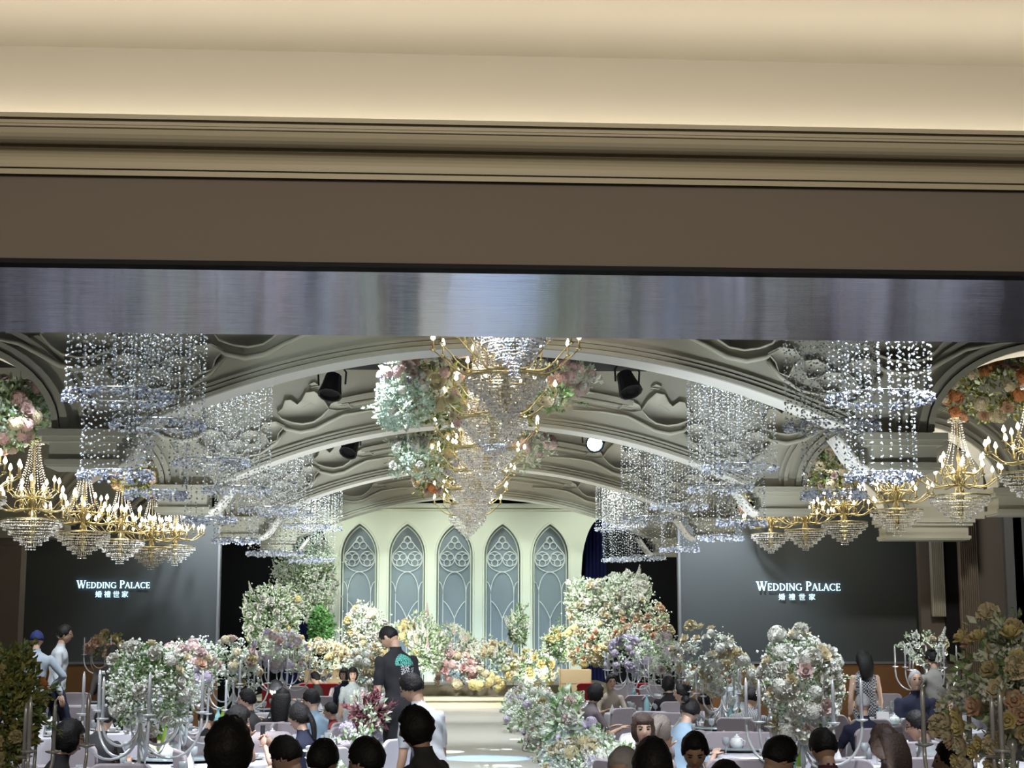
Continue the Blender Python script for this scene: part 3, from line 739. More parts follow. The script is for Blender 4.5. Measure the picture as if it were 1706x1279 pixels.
mid_parts = dict(
    lower=arm_mesh(.78, .14, .20, .009), upper=arm_mesh(.52, .10, .18, .009), top=arm_mesh(.34, .08, .14, .008),
    bowl=drops_mesh('crystal_bowl', [(.42, -.12, .10), (.38, -.17, .10), (.33, -.23, .10), (.27, -.30, .10), (.21, -.37, .09), (.15, -.44, .09), (.09, -.50, .08), (.04, -.56, .10)], rs, dens=1.5, sz=(.009, .016)),
    chains=chains_mesh(.10, 1.0, .30, .34, 22, rs),
    crown=drops_mesh('crystal_crown', [(.28, .62, .30), (.22, .72, .30), (.34, .34, .22), (.30, .20, .2), (.2, .1, .18)], rs, dens=1.1, sz=(.008, .014)))
mb = MB(); mb.lathe([(.012, -.5), (.04, -.4), (.06, -.25), (.03, -.12), (.09, -.05), (.07, .05), (.03, .12), (.06, .22), (.08, .32), (.03, .42), (.02, .6), (.05, .7), (.015, .8), (.015, 1.1)], 10)
mb.tube([(.42 * math.cos(t), .42 * math.sin(t), -.11) for t in np.linspace(0, 2 * PI, 25)], .014, 5, 0, False)
mid_parts['stem'] = mb.mesh('stem', ['gold'], True)
cha_me = {}
def chandelier(X, D, z, parts, n_low, n_up, label, group, power, n_top=0, sc_=1.0, seed=0):
    """z is the height of the arm hub"""
    r_ = random.Random(seed)
    t = thing('candle_chandelier', label, 'chandelier', (X, D, z), r_.uniform(0, 6.28), group, sc_)
    link('stem', parts['stem'], t)
    for nm in ('bowl', 'chains', 'crown'): link(parts[nm].name.split('.')[0], parts[nm], t)['kind'] = 'stuff'
    for key, n, zz, a0 in (('lower', n_low, 0, 0), ('upper', n_up, .15, .3), ('top', n_top, .38, .1)):
        if not n: continue
        me, tip = parts[key]
        for k in range(n):
            a = link('arm', me, t, (0, 0, zz), (0, 0, a0 + 2 * PI * k / n + r_.uniform(-.05, .05)))
            link('candle', candle_me, a, tip)
    rod_top = (6.28 - z) / sc_
    mb = MB(); mb.tube([(0, 0, .9), (0, 0, rod_top)], .008, 5); mb.build('suspension_rod', ['wire'], t)
    l = bpy.data.lights.new('chandelier_light', 'POINT'); l.energy = power; l.color = (1.0, .85, .62); l.shadow_soft_size = .25
    lo_ = bpy.data.objects.new('chandelier_light', l); C.objects.link(lo_); lo_.parent = t; lo_.location = (0, 0, .45)
gp = 'gold candle chandeliers in the right row'
for i, (D, z) in enumerate(((18.9, 3.95), (21.8, 3.93), (25.0, 3.98), (28.4, 4.03), (31.6, 4.10), (34.9 - 1.2, 4.15), (36.8, 4.32))):
    chandelier(6.876 if i < 5 else 6.6, D, z, side_parts, 12, 7, 'gold candle chandelier with crystal bowl, %s from the front in the right-hand row' % ordn[i], gp, 26, seed=i)
gp = 'gold candle chandeliers in the left row'
for i, (D, z) in enumerate(((19.0, 3.65), (21.8, 3.57), (24.8, 3.60), (27.6, 3.64), (30.4, 3.66), (33.0, 3.84))):
    chandelier(-5.62, D, z, side_parts, 12, 7, 'gold candle chandelier with crystal bowl, %s from the front in the left-hand row' % ordn[i], gp, 26, seed=20 + i)
gp = 'large crystal chandeliers along the middle of the hall'
for i, D in enumerate((13.6, 17.0, 20.4, 23.8, 27.2, 30.6, 34.0, 37.0)):
    X = (.50, .54, .50, .47, .40, .36, .33, .30)[i]
    chandelier(X, D, 4.72 - .02 * (i == 7), mid_parts, 12, 9, 'large gold and crystal candle chandelier, %s from the front along the middle of the hall' % ordn[i], gp, 46, n_top=6, seed=50 + i)

# ================================================================ stage lights on the dark ceiling
M['lens'] = mat('lit_lens', (.6, .8, 1), .3, emit=(.45, .75, 1.0), estr=14.0)
def spotlight(x, y, D, label, yaw, pitch, lit=False, k=1.0):
    p = at(x, y, D)
    t = thing('stage_spotlight', label, 'spotlight', p, yaw, None, k)
    mb = MB(); mb.lathe([(.06, -.16), (.11, -.14), (.13, .0), (.16, .14), (.165, .17), (.14, .17), (.13, .12)], 12)
    h = mb.build('lamp_head', ['black'], t); h.rotation_euler = (pitch, 0, 0)
    mb = MB(); mb.lathe([(.001, .125), (.13, .125)], 12); mb.build('lens', ['lens' if lit else 'black'], h)
    mb = MB(); mb.tube([(-.19, 0, 0), (-.2, 0, .16), (-.12, 0, .27), (.12, 0, .27), (.2, 0, .16), (.19, 0, 0)], .014, 5)
    mb.tube([(0, 0, .27), (0, 0, max(.4, (6.28 - p.z) / k))], .018, 5); mb.build('yoke', ['black'], t)
    return p
spotlight(553, 641, 21.5, 'black stage spotlight hanging left of the middle chandeliers', -.3, 2.7)
spotlight(1045, 637, 21.5, 'black stage spotlight hanging right of the middle chandeliers', .5, 2.6)
spotlight(585, 743, 28.4, 'black stage spotlight between the second and third arches, on the left', -.5, 2.5)
p = spotlight(989, 738, 28.0, 'lit blue-white stage spotlight under the second arch', .05, 1.75, True)
p = spotlight(1604, 743, 28.0, 'lit blue-white spotlight high above the right-hand chandeliers', .3, 1.75, True, .7)
# dome camera on the right screen top
c = at(1473, 884, 33.6); t = thing('dome_camera', 'small white dome camera above the right screen', 'camera', c)
mb = MB(); mb.lathe([(.09, .08), (.10, .02), (.09, 0)], 12); mb.tube([(0, 0, .05), (0, .5, .05)], .02, 6); mb.build('housing', ['china'], t)
mb = MB(); mb.ball((0, 0, 0), .075, 10, 8); mb.build('lens_dome', ['greyframe'], t)
# ================================================================ flower meshes, shared by every blossom
def petal_grid(w_, l, cup, curl, nu=3, nv=3):
    V = []
    for i in range(nv + 1):
        q = i / nv; ww = w_ * math.sin(PI * (.12 + .80 * q)) ** .7
        for j in range(nu + 1):
            p = (j / nu - .5) * 2
            V.append((p * ww / 2, l * q * math.cos(curl * q), l * q * math.sin(curl * q) + cup * p * p * ww))
    F = [(i * (nu + 1) + j, i * (nu + 1) + j + 1, (i + 1) * (nu + 1) + j + 1, (i + 1) * (nu + 1) + j) for i in range(nv) for j in range(nu)]
    return np.array(V), np.array(F)
def rose_template(rs):
    mb = MB(); 
    mb.ball((0, 0, .22), (.22, .22, .30), 6, 4)
    for n, tilt, l, w_, z in ((4, 1.25, .55, .5, .0), (5, .95, .75, .65, -.02), (6, .55, .95, .75, -.06), (6, .15, 1.0, .8, -.12)):
        tv, tf = petal_grid(w_, l, .25, .35, 2, 3)
        for k in range(n):
            a = 2 * PI * k / n + rs.uniform(-.2, .2) + n
            ct, st = math.cos(tilt), math.sin(tilt)
            V = tv.copy(); y, zz = V[:, 1] * ct - V[:, 2] * st, V[:, 1] * st + V[:, 2] * ct
            V = np.stack([V[:, 0], y + .04, zz + z], 1)
            ca, sa = math.cos(a), math.sin(a)
            V = np.stack([V[:, 0] * ca - V[:, 1] * sa, V[:, 0] * sa + V[:, 1] * ca, V[:, 2]], 1)
            mb.add(V, tf)
    return mb
def pompon_template(rs, n=34, ps=.42):
    mb = MB(); mb.ball((0, 0, 0), .62, 7, 5)
    D_ = rs.normal(size=(n, 3)); D_[:, 2] = np.abs(D_[:, 2]) * .9 + D_[:, 2] * .1; D_ /= np.linalg.norm(D_, axis=1)[:, None]
    tv = np.array([(0, 0, .5), (.5, 0, 1.0), (0, .5, 1.08), (-.5, 0, 1.0), (0, -.5, .94)]) * np.array([ps * 2, ps * 2, 1]); tf = np.array([(0, 1, 2), (0, 2, 3), (0, 3, 4), (0, 4, 1)])
    mb.inst(tv, tf, np.zeros((n, 3)), frames(D_, rs), rs.uniform(.8, 1.05, n))
    return mb
def hydrangea_template(rs, n=46):
    mb = MB(); mb.ball((0, 0, 0), .8, 7, 5)
    D_ = rs.normal(size=(n, 3)); D_[:, 2] = np.abs(D_[:, 2]) - .25; D_ /= np.linalg.norm(D_, axis=1)[:, None]
    tv = []; tf = []
    for k in range(4):
        a = PI / 2 * k; tv += [(0, 0, 0), (.22 * math.cos(a - .5), .22 * math.sin(a - .5), .05), (.30 * math.cos(a), .30 * math.sin(a), .03), (.22 * math.cos(a + .5), .22 * math.sin(a + .5), .05)]
        tf += [(4 * k, 4 * k + 1, 4 * k + 2), (4 * k, 4 * k + 2, 4 * k + 3)]
    mb.inst(np.array(tv), np.array(tf), D_ * .9, frames(D_, rs), rs.uniform(.8, 1.3, n))
    return mb
def spike_template(rs, n=44):
    mb = MB(); mb.tube([(0, 0, -1.2), (0, 0, 2.2)], .03, 4, 1)
    zz = np.linspace(-.4, 2.2, n); r = .34 * (1 - (zz + .4) / 3.0); a = np.arange(n) * 2.4
    D_ = np.stack([np.cos(a), np.sin(a), .5 * np.ones(n)], 1)
    tv = []; tf = []
    for k in range(5):
        b_ = 2 * PI / 5 * k; tv += [(0, 0, 0), (.16 * math.cos(b_ - .5), .16 * math.sin(b_ - .5), .07), (.24 * math.cos(b_), .24 * math.sin(b_), .04), (.16 * math.cos(b_ + .5), .16 * math.sin(b_ + .5), .07)]
        tf += [(4 * k, 4 * k + 1, 4 * k + 2), (4 * k, 4 * k + 2, 4 * k + 3)]
    mb.inst(np.array(tv), np.array(tf), np.stack([r * np.cos(a), r * np.sin(a), zz], 1), frames(D_, rs), (1.25 - (zz + .4) / 3.2))
    return mb
rsf = np.random.RandomState(3)
TPL = {'rose': [rose_template(rsf) for _ in range(2)], 'carnation': [pompon_template(rsf) for _ in range(2)], 'hydrangea': [hydrangea_template(rsf) for _ in range(2)], 'blossom_spike': [spike_template(rsf) for _ in range(2)]}
flower_me = {}
def fl_mesh(kind, col, v):
    k = (kind, col, v)
    if k not in flower_me: flower_me[k] = TPL[kind][v].mesh('%s' % kind, [col, 'stem'], False)
    return flower_me[k]
LEAF_V = np.array([(0, 0, 0), (.28, 0, .45), (0, .10, .5), (-.28, 0, .45), (0, -.06, 1.0)]); LEAF_F = np.array([(0, 1, 2), (0, 2, 3), (1, 4, 2), (2, 4, 3)])
BUD_V, BUD_F = OCT_V.copy(), OCT_F
def shell_points(n, rx, ry, rz, rs, fill=.35, zmin=-1.0):
    D_ = rs.normal(size=(n * 3, 3)); D_ /= np.linalg.norm(D_, axis=1)[:, None]; D_ = D_[D_[:, 2] > zmin][:n]
    r = 1 - fill * rs.rand(len(D_)) ** 1.5
    return D_ * r[:, None] * np.array([rx, ry, rz]), D_
def mass(parent, c, R, blooms, size, leaves=None, tiny=None, seed=0, zmin=-.7, sprays=0, front=0.0, leaf_size=.09):
    """a rounded mass of flowers: every bloom its own part, leaves and tiny filler joined.
    blooms = [(kind, colour, count)], leaves = [(material, count)], tiny = [(material, count)]"""
    rs = np.random.RandomState(seed + 100); c = np.array(c, float); R = np.array(R, float)
    bd = rs.normal(size=(9, 3)); bd /= np.linalg.norm(bd, axis=1)[:, None]; ba = np.concatenate([rs.uniform(.15, .55, 5), rs.uniform(-.42, -.12, 4)])
    def lump(P, D_):      # uneven silhouette: a few swellings and hollows
        k = (np.exp(-4.5 * (1 - D_ @ bd.T)) * ba).sum(1); return P * (.94 + k)[:, None]
    n = sum(b_[2] for b_ in blooms)
    if n:
        P, D_ = shell_points(n, *R, rs, .15, zmin)
        if front:      # more of them on the side towards the guests
            D_[:, 1] = np.where(rs.rand(len(D_)) < front, -np.abs(D_[:, 1]), D_[:, 1]); P = D_ * R * rs.uniform(.95, 1.08, (len(D_), 1))
        P = lump(P, D_); k = 0; order = rs.permutation(len(P)); lst = []
        for kind, col, cnt in blooms: lst += [(kind, col)] * cnt
        for (kind, col), idx in zip(lst, order):
            d = Vector(D_[idx]); d.z = d.z * .8 + .25; 
            if kind == 'blossom_spike': d = Vector((d.x * .5, d.y * .4, 1.0))
            q = d.to_track_quat('Z', 'Y').to_euler()
            s_ = size * rs.uniform(.75, 1.25)
            o = link(kind, fl_mesh(kind, col, rs.randint(2)), parent, tuple(c + P[idx]), q, s_)
    if leaves:
        mb = MB(); mats = []
        for mi, (mname, cnt) in enumerate(leaves):
            P, D_ = shell_points(cnt, *(R * 1.0), rs, .5, zmin); P = lump(P, D_); D2_ = D_ + rs.normal(0, .6, D_.shape) + np.array([0, 0, .3])
            mb.inst(LEAF_V, LEAF_F, P + c, frames(D2_, rs), rs.uniform(.6, 1.3, len(P)) * leaf_size, mi); mats.append(mname)
        if sprays:
            P, D_ = shell_points(sprays, *(R * .9), rs, .2, -.2); P = lump(P, D_)
            for p, d in zip(P, D_):
                d = d + rs.normal(0, .35, 3) + np.array([0, 0, .5]); d /= np.linalg.norm(d); L = rs.uniform(.25, .55) * max(R) * 1.1
                q = np.linspace(0, 1, 6); pts = c + p + d * (q * L)[:, None] + np.array([0, 0, -1]) * (q ** 2 * L * .25)[:, None]
                mb.tube(pts, .004, 3, 0)
                m_ = 14; qq = rs.uniform(.2, 1, m_); pp = c + p + d * (qq * L)[:, None] + np.array([0, 0, -1]) * (qq ** 2 * L * .25)[:, None] + rs.normal(0, .015, (m_, 3))
                mb.inst(LEAF_V, LEAF_F, pp, frames(d + rs.normal(0, .8, (m_, 3)), rs), np.full(m_, leaf_size * .7), rs.randint(len(leaves)))
        mb.build('foliage', mats, parent)['kind'] = 'stuff'
    if tiny:
        mb = MB(); mats = []
        for mi, (mname, cnt) in enumerate(tiny):
            cl = max(4, cnt // 28); Pc, Dc = shell_points(cl, *(R * .97), rs, .15, zmin); Pc = lump(Pc, Dc)
            idx = rs.randint(len(Pc), size=cnt); P = Pc[idx] + rs.normal(0, min(R) * .13, (cnt, 3))
            mb.inst(BUD_V, BUD_F, P + c, rand_rot(cnt, rs), rs.uniform(.5, 1.3, cnt) * .014 * max(1.0, size / .06), mi); mats.append(mname)
        mb.build('filler_flowers', mats, parent)['kind'] = 'stuff'

# ================================================================ candelabra centrepieces
def u_arm(r, zb, zt):
    mb = MB(); P = []
    for a in np.linspace(0, PI, 13): P.append((r / 2 - r / 2 * math.cos(a), 0, zb * math.sin(a)))
    P = [(0, 0, .02)] + P[1:-1] + [(r, 0, 0), (r, 0, zt)]
    mb.tube(P, .011, 6); mb.lathe([(.012, zt - .01), (.045, zt), (.047, zt + .008), (.015, zt + .01)], 10, 0, (r, 0, 0))
    return mb.mesh('arm', ['silver'], True)
u_long, u_short = u_arm(.44, -.26, .06), u_arm(.27, -.17, .02)
mb = MB(); mb.lathe([(.013, 0), (.012, .26), (.004, .30)], 8); tc_me = mb.mesh('candle', ['silver'], True)
def candelabra(X, D, table_z, hub_z, label, k=1.0, lower=5, upper=4, rz=0.0):
    t = thing('candelabra', label, 'candelabra', (X, D, table_z), rz, 'white candelabras with flowers on the guest tables')
    h = hub_z - table_z
    mb = MB(); mb.lathe([(.15 * k, 0), (.15 * k, .015), (.05, .03), (.02, .06), (.014, .1), (.014, h + .02), (.03, h + .04), (.03, h + .08), (.01, h + .1)], 14)
    mb.build('pole', ['silver'], t, True)
    for me, n, rr, zt in ((u_long, lower, .44, .06), (u_short, upper, .27, .02)):
        for i in range(n):
            a = link('arm', me, t, (0, 0, h), (0, 0, 2 * PI * i / n + (.4 if me is u_short else 0)), k)
            link('candle', tc_me, a, (rr, 0, zt))
    return t, h

def bouquet_on(x, ytop, ybot, wpx, D, X=None, **kw):
    """bouquet seen at x, from ytop to ybot"""
    pass

TOPZ = .76
TB = {}
def table_candelabra(key, x, D, ytop, ybot, wpx, hubdrop, label, blooms, size, leaves, tiny, seed, k=1.0, dx=0, sprays=6, rz=0.0):
    a = at(x, (ytop + ybot) / 2, D); zt = at(x, ytop, D).z; zb = at(x, ybot, D).z
    s_ = 2700.0 / D
    t, h = candelabra(a.x, D, TOPZ, zb + hubdrop, label, k, rz=rz)
    R = (wpx / 2 / s_, wpx / 2 / s_ * .9, (zt - zb) / 2)
    t2 = thing('flower_bouquet', label.replace('white candelabra', 'flower bouquet').replace('candelabra', 'bouquet'), 'flowers', (a.x + dx / s_, D, (zt + zb) / 2), 0, 'flower bouquets held up by the table candelabras')
    mass(t2, (0, 0, 0), R, blooms, size, leaves, tiny, seed, -.85, sprays, .75, min(.075, .0028 * D))
    return t
W, CR, YE, PK, PP, LI, PE, OR, OL, MA = 'white', 'creamf', 'yellow', 'pink', 'palepink', 'lilac', 'peach', 'orange', 'olivef', 'mauve'
R_, CA, HY, SP = 'rose', 'carnation', 'hydrangea', 'blossom_spike'
table_candelabra('TL1', 236, 12.6, 1064, 1208, 128, .03, 'white candelabra under green and white flowers on the nearest left table', [(R_, W, 7), (HY, W, 5), (CA, W, 6), (R_, CR, 4)], .055, [('leafpale', 500), ('leafgreen', 2800)], [('babyw', 1700)], 1, 1.05, 10)
table_candelabra('TL2', 303, 15.6, 1066, 1190, 118, -.02, 'white candelabra under pink, coral and lilac flowers on a left table', [(HY, PK, 9), (R_, PE, 7), (HY, LI, 10), (R_, W, 8), (CA, PP, 12), (R_, CR, 8)], .062, [('leafpale', 500), ('leafgreen', 200)], [('babyw', 2250)], 2, .95)
table_candelabra('TL3', 390, 21.2, 1066, 1146, 74, 0, 'white candelabra under cream and beige flowers, behind the coral bouquet', [(HY, CR, 8), (R_, PP, 6), (CA, OL, 8), (R_, W, 4)], .07, [('leafpale', 300)], [('babyw', 750)], 3)
table_candelabra('TL4', 470, 26.0, 1052, 1122, 72, 0, 'white candelabra under lilac and dusty pink flowers left of the stage', [(HY, LI, 12), (R_, LI, 6), (HY, MA, 7), (R_, PP, 4)], .075, [('leafpale', 260)], [('babyw', 450)], 4)
table_candelabra('TL5', 180, 29.0, 1054, 1096, 50, 0, 'white candelabra under dried yellow and orange flowers by the left screen', [(HY, OL, 8), (CA, PE, 6), (R_, OL, 5)], .085, [('leafolive', 160)], [('babyw', 90)], 5)
table_candelabra('TR1', 1334, 12.5, 1066, 1214, 138, .0, 'white candelabra under white roses and small green leaves on the nearest right table', [(R_, W, 30), (CA, W, 16), (HY, W, 14), (R_, PP, 6), (R_, CR, 10)], .066, [('leafgreen', 1500), ('leafpale', 800)], [('babyw', 1500)], 106, 1.05, 8)
table_candelabra('TR2', 1202, 20.2, 1066, 1162, 104, 0, 'white candelabra under cream roses on the middle right table', [(R_, W, 26), (R_, CR, 26), (HY, W, 10), (CA, CR, 12)], .07, [('leafpale', 350)], [('babyw', 750)], 7)
table_candelabra('TR3', 1116, 24.8, 1064, 1134, 72, 0, 'white candelabra under dusty mauve flowers, left of the cream rose bouquet', [(HY, MA, 8), (R_, MA, 6), (R_, W, 6), (HY, LI, 4)], .075, [('leafpale', 300)], [('babyw', 600)], 8)
table_candelabra('TR4', 1045, 27.8, 1054, 1122, 66, 0, 'white candelabra under lilac flowers right of the stage', [(HY, LI, 14), (R_, LI, 6), (R_, W, 3), (CA, LI, 5)], .075, [('leafpale', 260), ('leafgreen', 80)], [('babyw', 450)], 9)
table_candelabra('TR5', 1541, 22.6, 1052, 1112, 78, -.05, 'white candelabra under white orchids in front of the dark right screen', [(R_, W, 10), (SP, W, 5), (CA, CR, 5)], .06, [('leafpale', 140)], [('babyw', 300)], 10)
# nearest centrepieces at the frame's edges
t, h = candelabra(at(1688, 1260, 8.3).x, 8.3, TOPZ, at(1640, 1262, 8.3).z, 'white candelabra under large peach and yellow roses at the right edge', 1.0, rz=.5)
t2 = thing('flower_bouquet', 'huge bouquet of peach, cream and yellow roses nearest at the right', 'flowers', tuple(at(1695, 1165, 8.3)), 0)
mass(t2, (0, 0, 0), (.25, .24, .34), [(R_, PE, 12), (R_, CR, 26), (R_, YE, 26), (R_, OL, 18), (CA, CR, 16), (SP, LI, 3)], .055, [('leafpale', 500), ('leafgreen', 160)], [('babyw', 600)], 11, -.95, 8, .7, .06)
t, h = candelabra(at(12, 1260, 9.6).x, 9.6, TOPZ, at(20, 1262, 9.6).z, 'white candelabra under olive greenery at the left edge', 1.0, rz=.2)
t2 = thing('flower_bouquet', 'tall bouquet of olive green foliage with orange flowers at the left edge', 'flowers', tuple(at(14, 1185, 9.6)), 0)
mass(t2, (0, 0, 0), (.17, .17, .34), [(R_, OR, 6), (CA, OL, 8), (R_, PE, 3)], .045, [('leafolive', 2600), ('leafgreen', 300)], [], 12, -.95, 30, .5, .05)

# ================================================================ flower beds along the stage and the runway
def bed(x, y, wpx, hpx, D, label, blooms, size, leaves, tiny, seed, sprays=4, depth=.6, front=.75, zmin=-.8, name='flower_arrangement', floor_z=None, leaf_size=.10):
    s_ = 2700.0 / D; a = at(x, y, D)
    t = thing(name, label, 'flowers', tuple(a), 0, None)
    mass(t, (0, 0, 0), (wpx / 2 / s_, depth, hpx / 2 / s_), blooms, size, leaves, tiny, seed, zmin, sprays, front, leaf_size)
    return t
# left tower
bed(512, 985, 92, 130, 39.7, 'tall pale green floral tower left of the backdrop', [(SP, W, 12), (CA, W, 16), (HY, W, 6)], .085, [('leafpale', 2600), ('leafgreen', 700)], [('babyw', 3300)], 31, 14)
bed(524, 950, 62, 62, 39.7, 'feathery green top of the left floral tower', [(CA, W, 4)], .07, [('leafpale', 1300), ('leafbright', 250)], [('babyw', 1050)], 32, 12)
bed(448, 1035, 92, 100, 36.6, 'white blossoms reaching over the dark gap left of the stage', [(SP, W, 14), (CA, W, 22), (R_, W, 12), (HY, YE, 3)], .085, [('leafgreen', 1100), ('leafpale', 1000)], [('babyw', 1200)], 33, 14)
bed(535, 1045, 36, 62, 36.9, 'bright green fern clump in the left flower bank', [], .08, [('leafbright', 1500)], [], 34, 12, .35)
bed(478, 1085, 70, 60, 35.8, 'beige and lilac roses at the left end of the flower bank', [(R_, MA, 10), (CA, OL, 14), (R_, W, 8)], .08, [('leafpale', 500), ('leafgreen', 200)], [('babyw', 750)], 35)
bed(548, 1095, 86, 62, 35.6, 'cream and pale yellow roses left of the walking man', [(R_, CR, 36), (CA, CR, 22), (R_, W, 20), (HY, YE, 9)], .085, [('leafpale', 500)], [('babyw', 600)], 36)
bed(606, 1065, 78, 84, 36.2, 'pale sage and yellow flowers behind the walking man', [(CA, YE, 16), (HY, CR, 12), (CA, W, 14), (SP, W, 8)], .08, [('leafpale', 2000)], [('babyw', 1350)], 37, 10)
bed(612, 1120, 60, 90, 34.6, 'white and soft yellow flowers at the left foot of the stage', [(HY, W, 16), (CA, CR, 20), (R_, YE, 6)], .09, [('leafpale', 900)], [('babyw', 1350)], 38, 6)
bed(672, 1055, 36, 40, 37.6, 'yellow blossom clump above the walking man', [(HY, YE, 14), (CA, YE, 10)], .09, [('leafpale', 150)], [], 39, 0, .35)
bed(712, 1085, 52, 86, 37.3, 'white blossom branches right of the walking man', [(SP, W, 14), (SP, PP, 6), (CA, YE, 4)], .095, [('leafgreen', 500), ('leafpale', 900)], [('babyw', 900)], 40, 12)
bed(762, 1112, 72, 56, 37.9, 'pink and blush peonies at the centre of the stage front', [(HY, PK, 14), (R_, PP, 12), (R_, PK, 10), (HY, CR, 6)], .115, [('leafpale', 250)], [('babyw', 300)], 41, 2, .5)
bed(765, 1075, 60, 50, 38.1, 'pale pink blossom sprays in front of the middle niche', [(SP, PP, 16), (SP, W, 8)], .095, [('leafpale', 500)], [('babyw', 600)], 42, 10, .4)
bed(825, 1100, 70, 66, 37.8, 'cream and yellow flowers right of the pink peonies', [(HY, CR, 12), (R_, YE, 10), (SP, W, 10), (CA, CR, 12)], .10, [('leafpale', 900)], [('babyw', 750)], 43, 6)
bed(812, 1137, 52, 18, 37.25, 'low yellow hydrangeas on the stage step', [(HY, YE, 12)], .10, [('leafpale', 60)], [], 44, 0, .2)
bed(862, 1055, 26, 60, 38.2, 'upright green delphinium stems right of centre', [(SP, W, 8)], .12, [('leafpale', 400), ('leafgreen', 200)], [], 45, 8, .3)
bed(890, 1112, 62, 52, 37.0, 'pale flowers before the right-hand niches', [(HY, W, 10), (CA, YE, 12), (R_, CR, 10)], .095, [('leafpale', 500), ('leafgreen', 300)], [('babyw', 750)], 46, 6)
bed(925, 1075, 44, 66, 37.4, 'dark green leafy clump between the last niche and the right flower bank', [(CA, YE, 5), (R_, W, 4)], .085, [('leafgreen', 700), ('leafpale', 900)], [('babyw', 750)], 47, 10)
bed(985, 1015, 88, 90, 37.2, 'sage green and cream upper flowers of the right bank', [(CA, CR, 20), (R_, CR, 10), (HY, W, 6)], .085, [('leafpale', 2600)], [('babyw', 1350)], 48, 14)
bed(1040, 1000, 92, 74, 37.0, 'white blossom plumes on top of the right bank', [(SP, W, 20), (CA, W, 18), (HY, W, 8)], .095, [('leafpale', 1500)], [('babyw', 1350)], 49, 12)
bed(1068, 1050, 92, 76, 36.4, 'beige and tan roses of the right bank', [(R_, CR, 30), (CA, PE, 18), (R_, W, 18), (CA, CR, 20)], .085, [('leafpale', 700), ('leafgreen', 200)], [('babyw', 600)], 50)
bed(980, 1080, 72, 70, 36.0, 'golden yellow and cream flowers at the foot of the right bank', [(HY, YE, 12), (R_, CR, 20), (R_, PE, 8), (CA, CR, 14)], .085, [('leafpale', 600), ('leafgreen', 200)], [('babyw', 450)], 51)
bed(1095, 1095, 70, 60, 35.4, 'green leaves and white flowers low in the right bank', [(R_, W, 16), (CA, W, 12)], .085, [('leafgreen', 900), ('leafpale', 500)], [('babyw', 450)], 52, 6)
# wooden planters at both ends
for (x0, x1, side) in ((508, 580, 'left'), (935, 984, 'right')):
    c, d = px_box(x0, x1, 1115, 1150, 35.0, .5)
    t = thing('planter_box', 'light wooden planter box at the %s foot of the stage flowers' % side, 'planter', (c[0], c[1], 0))
    mb = MB(); hh = c[2] + d[2] / 2
    for q in range(4): mb.box((0, -.25, hh * (q + .5) / 4), (d[0], .03, hh / 4 - .012))
    mb.build('front_boards', ['planter'], t)
    mb = MB(); mb.box((0, .25, hh / 2), (d[0], .03, hh)); mb.box((-d[0] / 2, 0, hh / 2), (.03, .5, hh)); mb.box((d[0] / 2, 0, hh / 2), (.03, .5, hh)); mb.box((0, 0, hh - .05), (d[0] - .04, .46, .03)); mb.build('case', ['planter'], t)
# runway borders
pal_r = [('pale green and cream', [(HY, CR, 10), (R_, W, 14), (CA, YE, 8)]), ('lilac and white', [(HY, LI, 12), (HY, W, 10), (SP, W, 5)]), ('yellowish green', [(HY, OL, 12), (CA, CR, 14)]),
         ('dusty lilac and pale blue', [(HY, LI, 14), (R_, LI, 8), (CA, W, 10)]), ('soft green and white', [(HY, W, 12), (CA, W, 14), (SP, W, 4)]), ('white and blush', [(HY, W, 10), (R_, PP, 12), (CA, W, 10)])]
def border(X, D, k, side, idx, zc_, rx, rz_, size):
    nm, bl = pal_r[k % len(pal_r)]
    t = thing('flower_arrangement', '%s flower clump, %s from the front, %s of the runway' % (nm, (['nearest', 'second', 'third', 'fourth', 'fifth', 'sixth', 'seventh', 'eighth', 'ninth', 'tenth', 'eleventh', 'twelfth'])[idx], side), 'flowers', (X, D, zc_), 0, 'flower clumps bordering the runway')
    mass(t, (0, 0, 0), (rx, .75, rz_), [(a_, b_, int(c_ * 1.8)) for a_, b_, c_ in bl], size, [('leafpale', 900), ('leafgreen', 250)], [('babyw', 1800)], 200 + k * 7 + idx + (50 if side == 'left' else 0), -.9, 5, .6)
for idx, D in enumerate((13.9, 15.6, 17.4, 19.3, 21.3, 23.5, 25.8, 28.2, 30.6, 33.0, 35.2)):
    border(1.50, D, idx, 'right', idx, .40 + .02 * (idx % 3), .40, .50, .075)
for idx, D in enumerate((13.9, 15.6, 17.6, 20.0, 23.0, 26.0, 29.0, 32.0, 34.6)):
    border(-1.0, D, (idx * 2 + 5), 'left', idx, .42, .22, .50, .075)
# burgundy leaves by the walking man's feet
bed(617, 1190, 50, 52, 16.2, 'burgundy leaves and blush flowers near the standing man in black', [(SP, MA, 8), (R_, PP, 4)], .05, [('leafred', 420), ('leafpale', 200)], [('babyw', 225)], 60, 14, .3, leaf_size=.09)
bed(940, 1195, 40, 60, 15.6, 'white and pink carnations at the near right end of the runway border', [(CA, PP, 8), (CA, W, 12)], .05, [('leafpale', 200), ('leafgreen', 150)], [('babyw', 450)], 61, 8, .3)

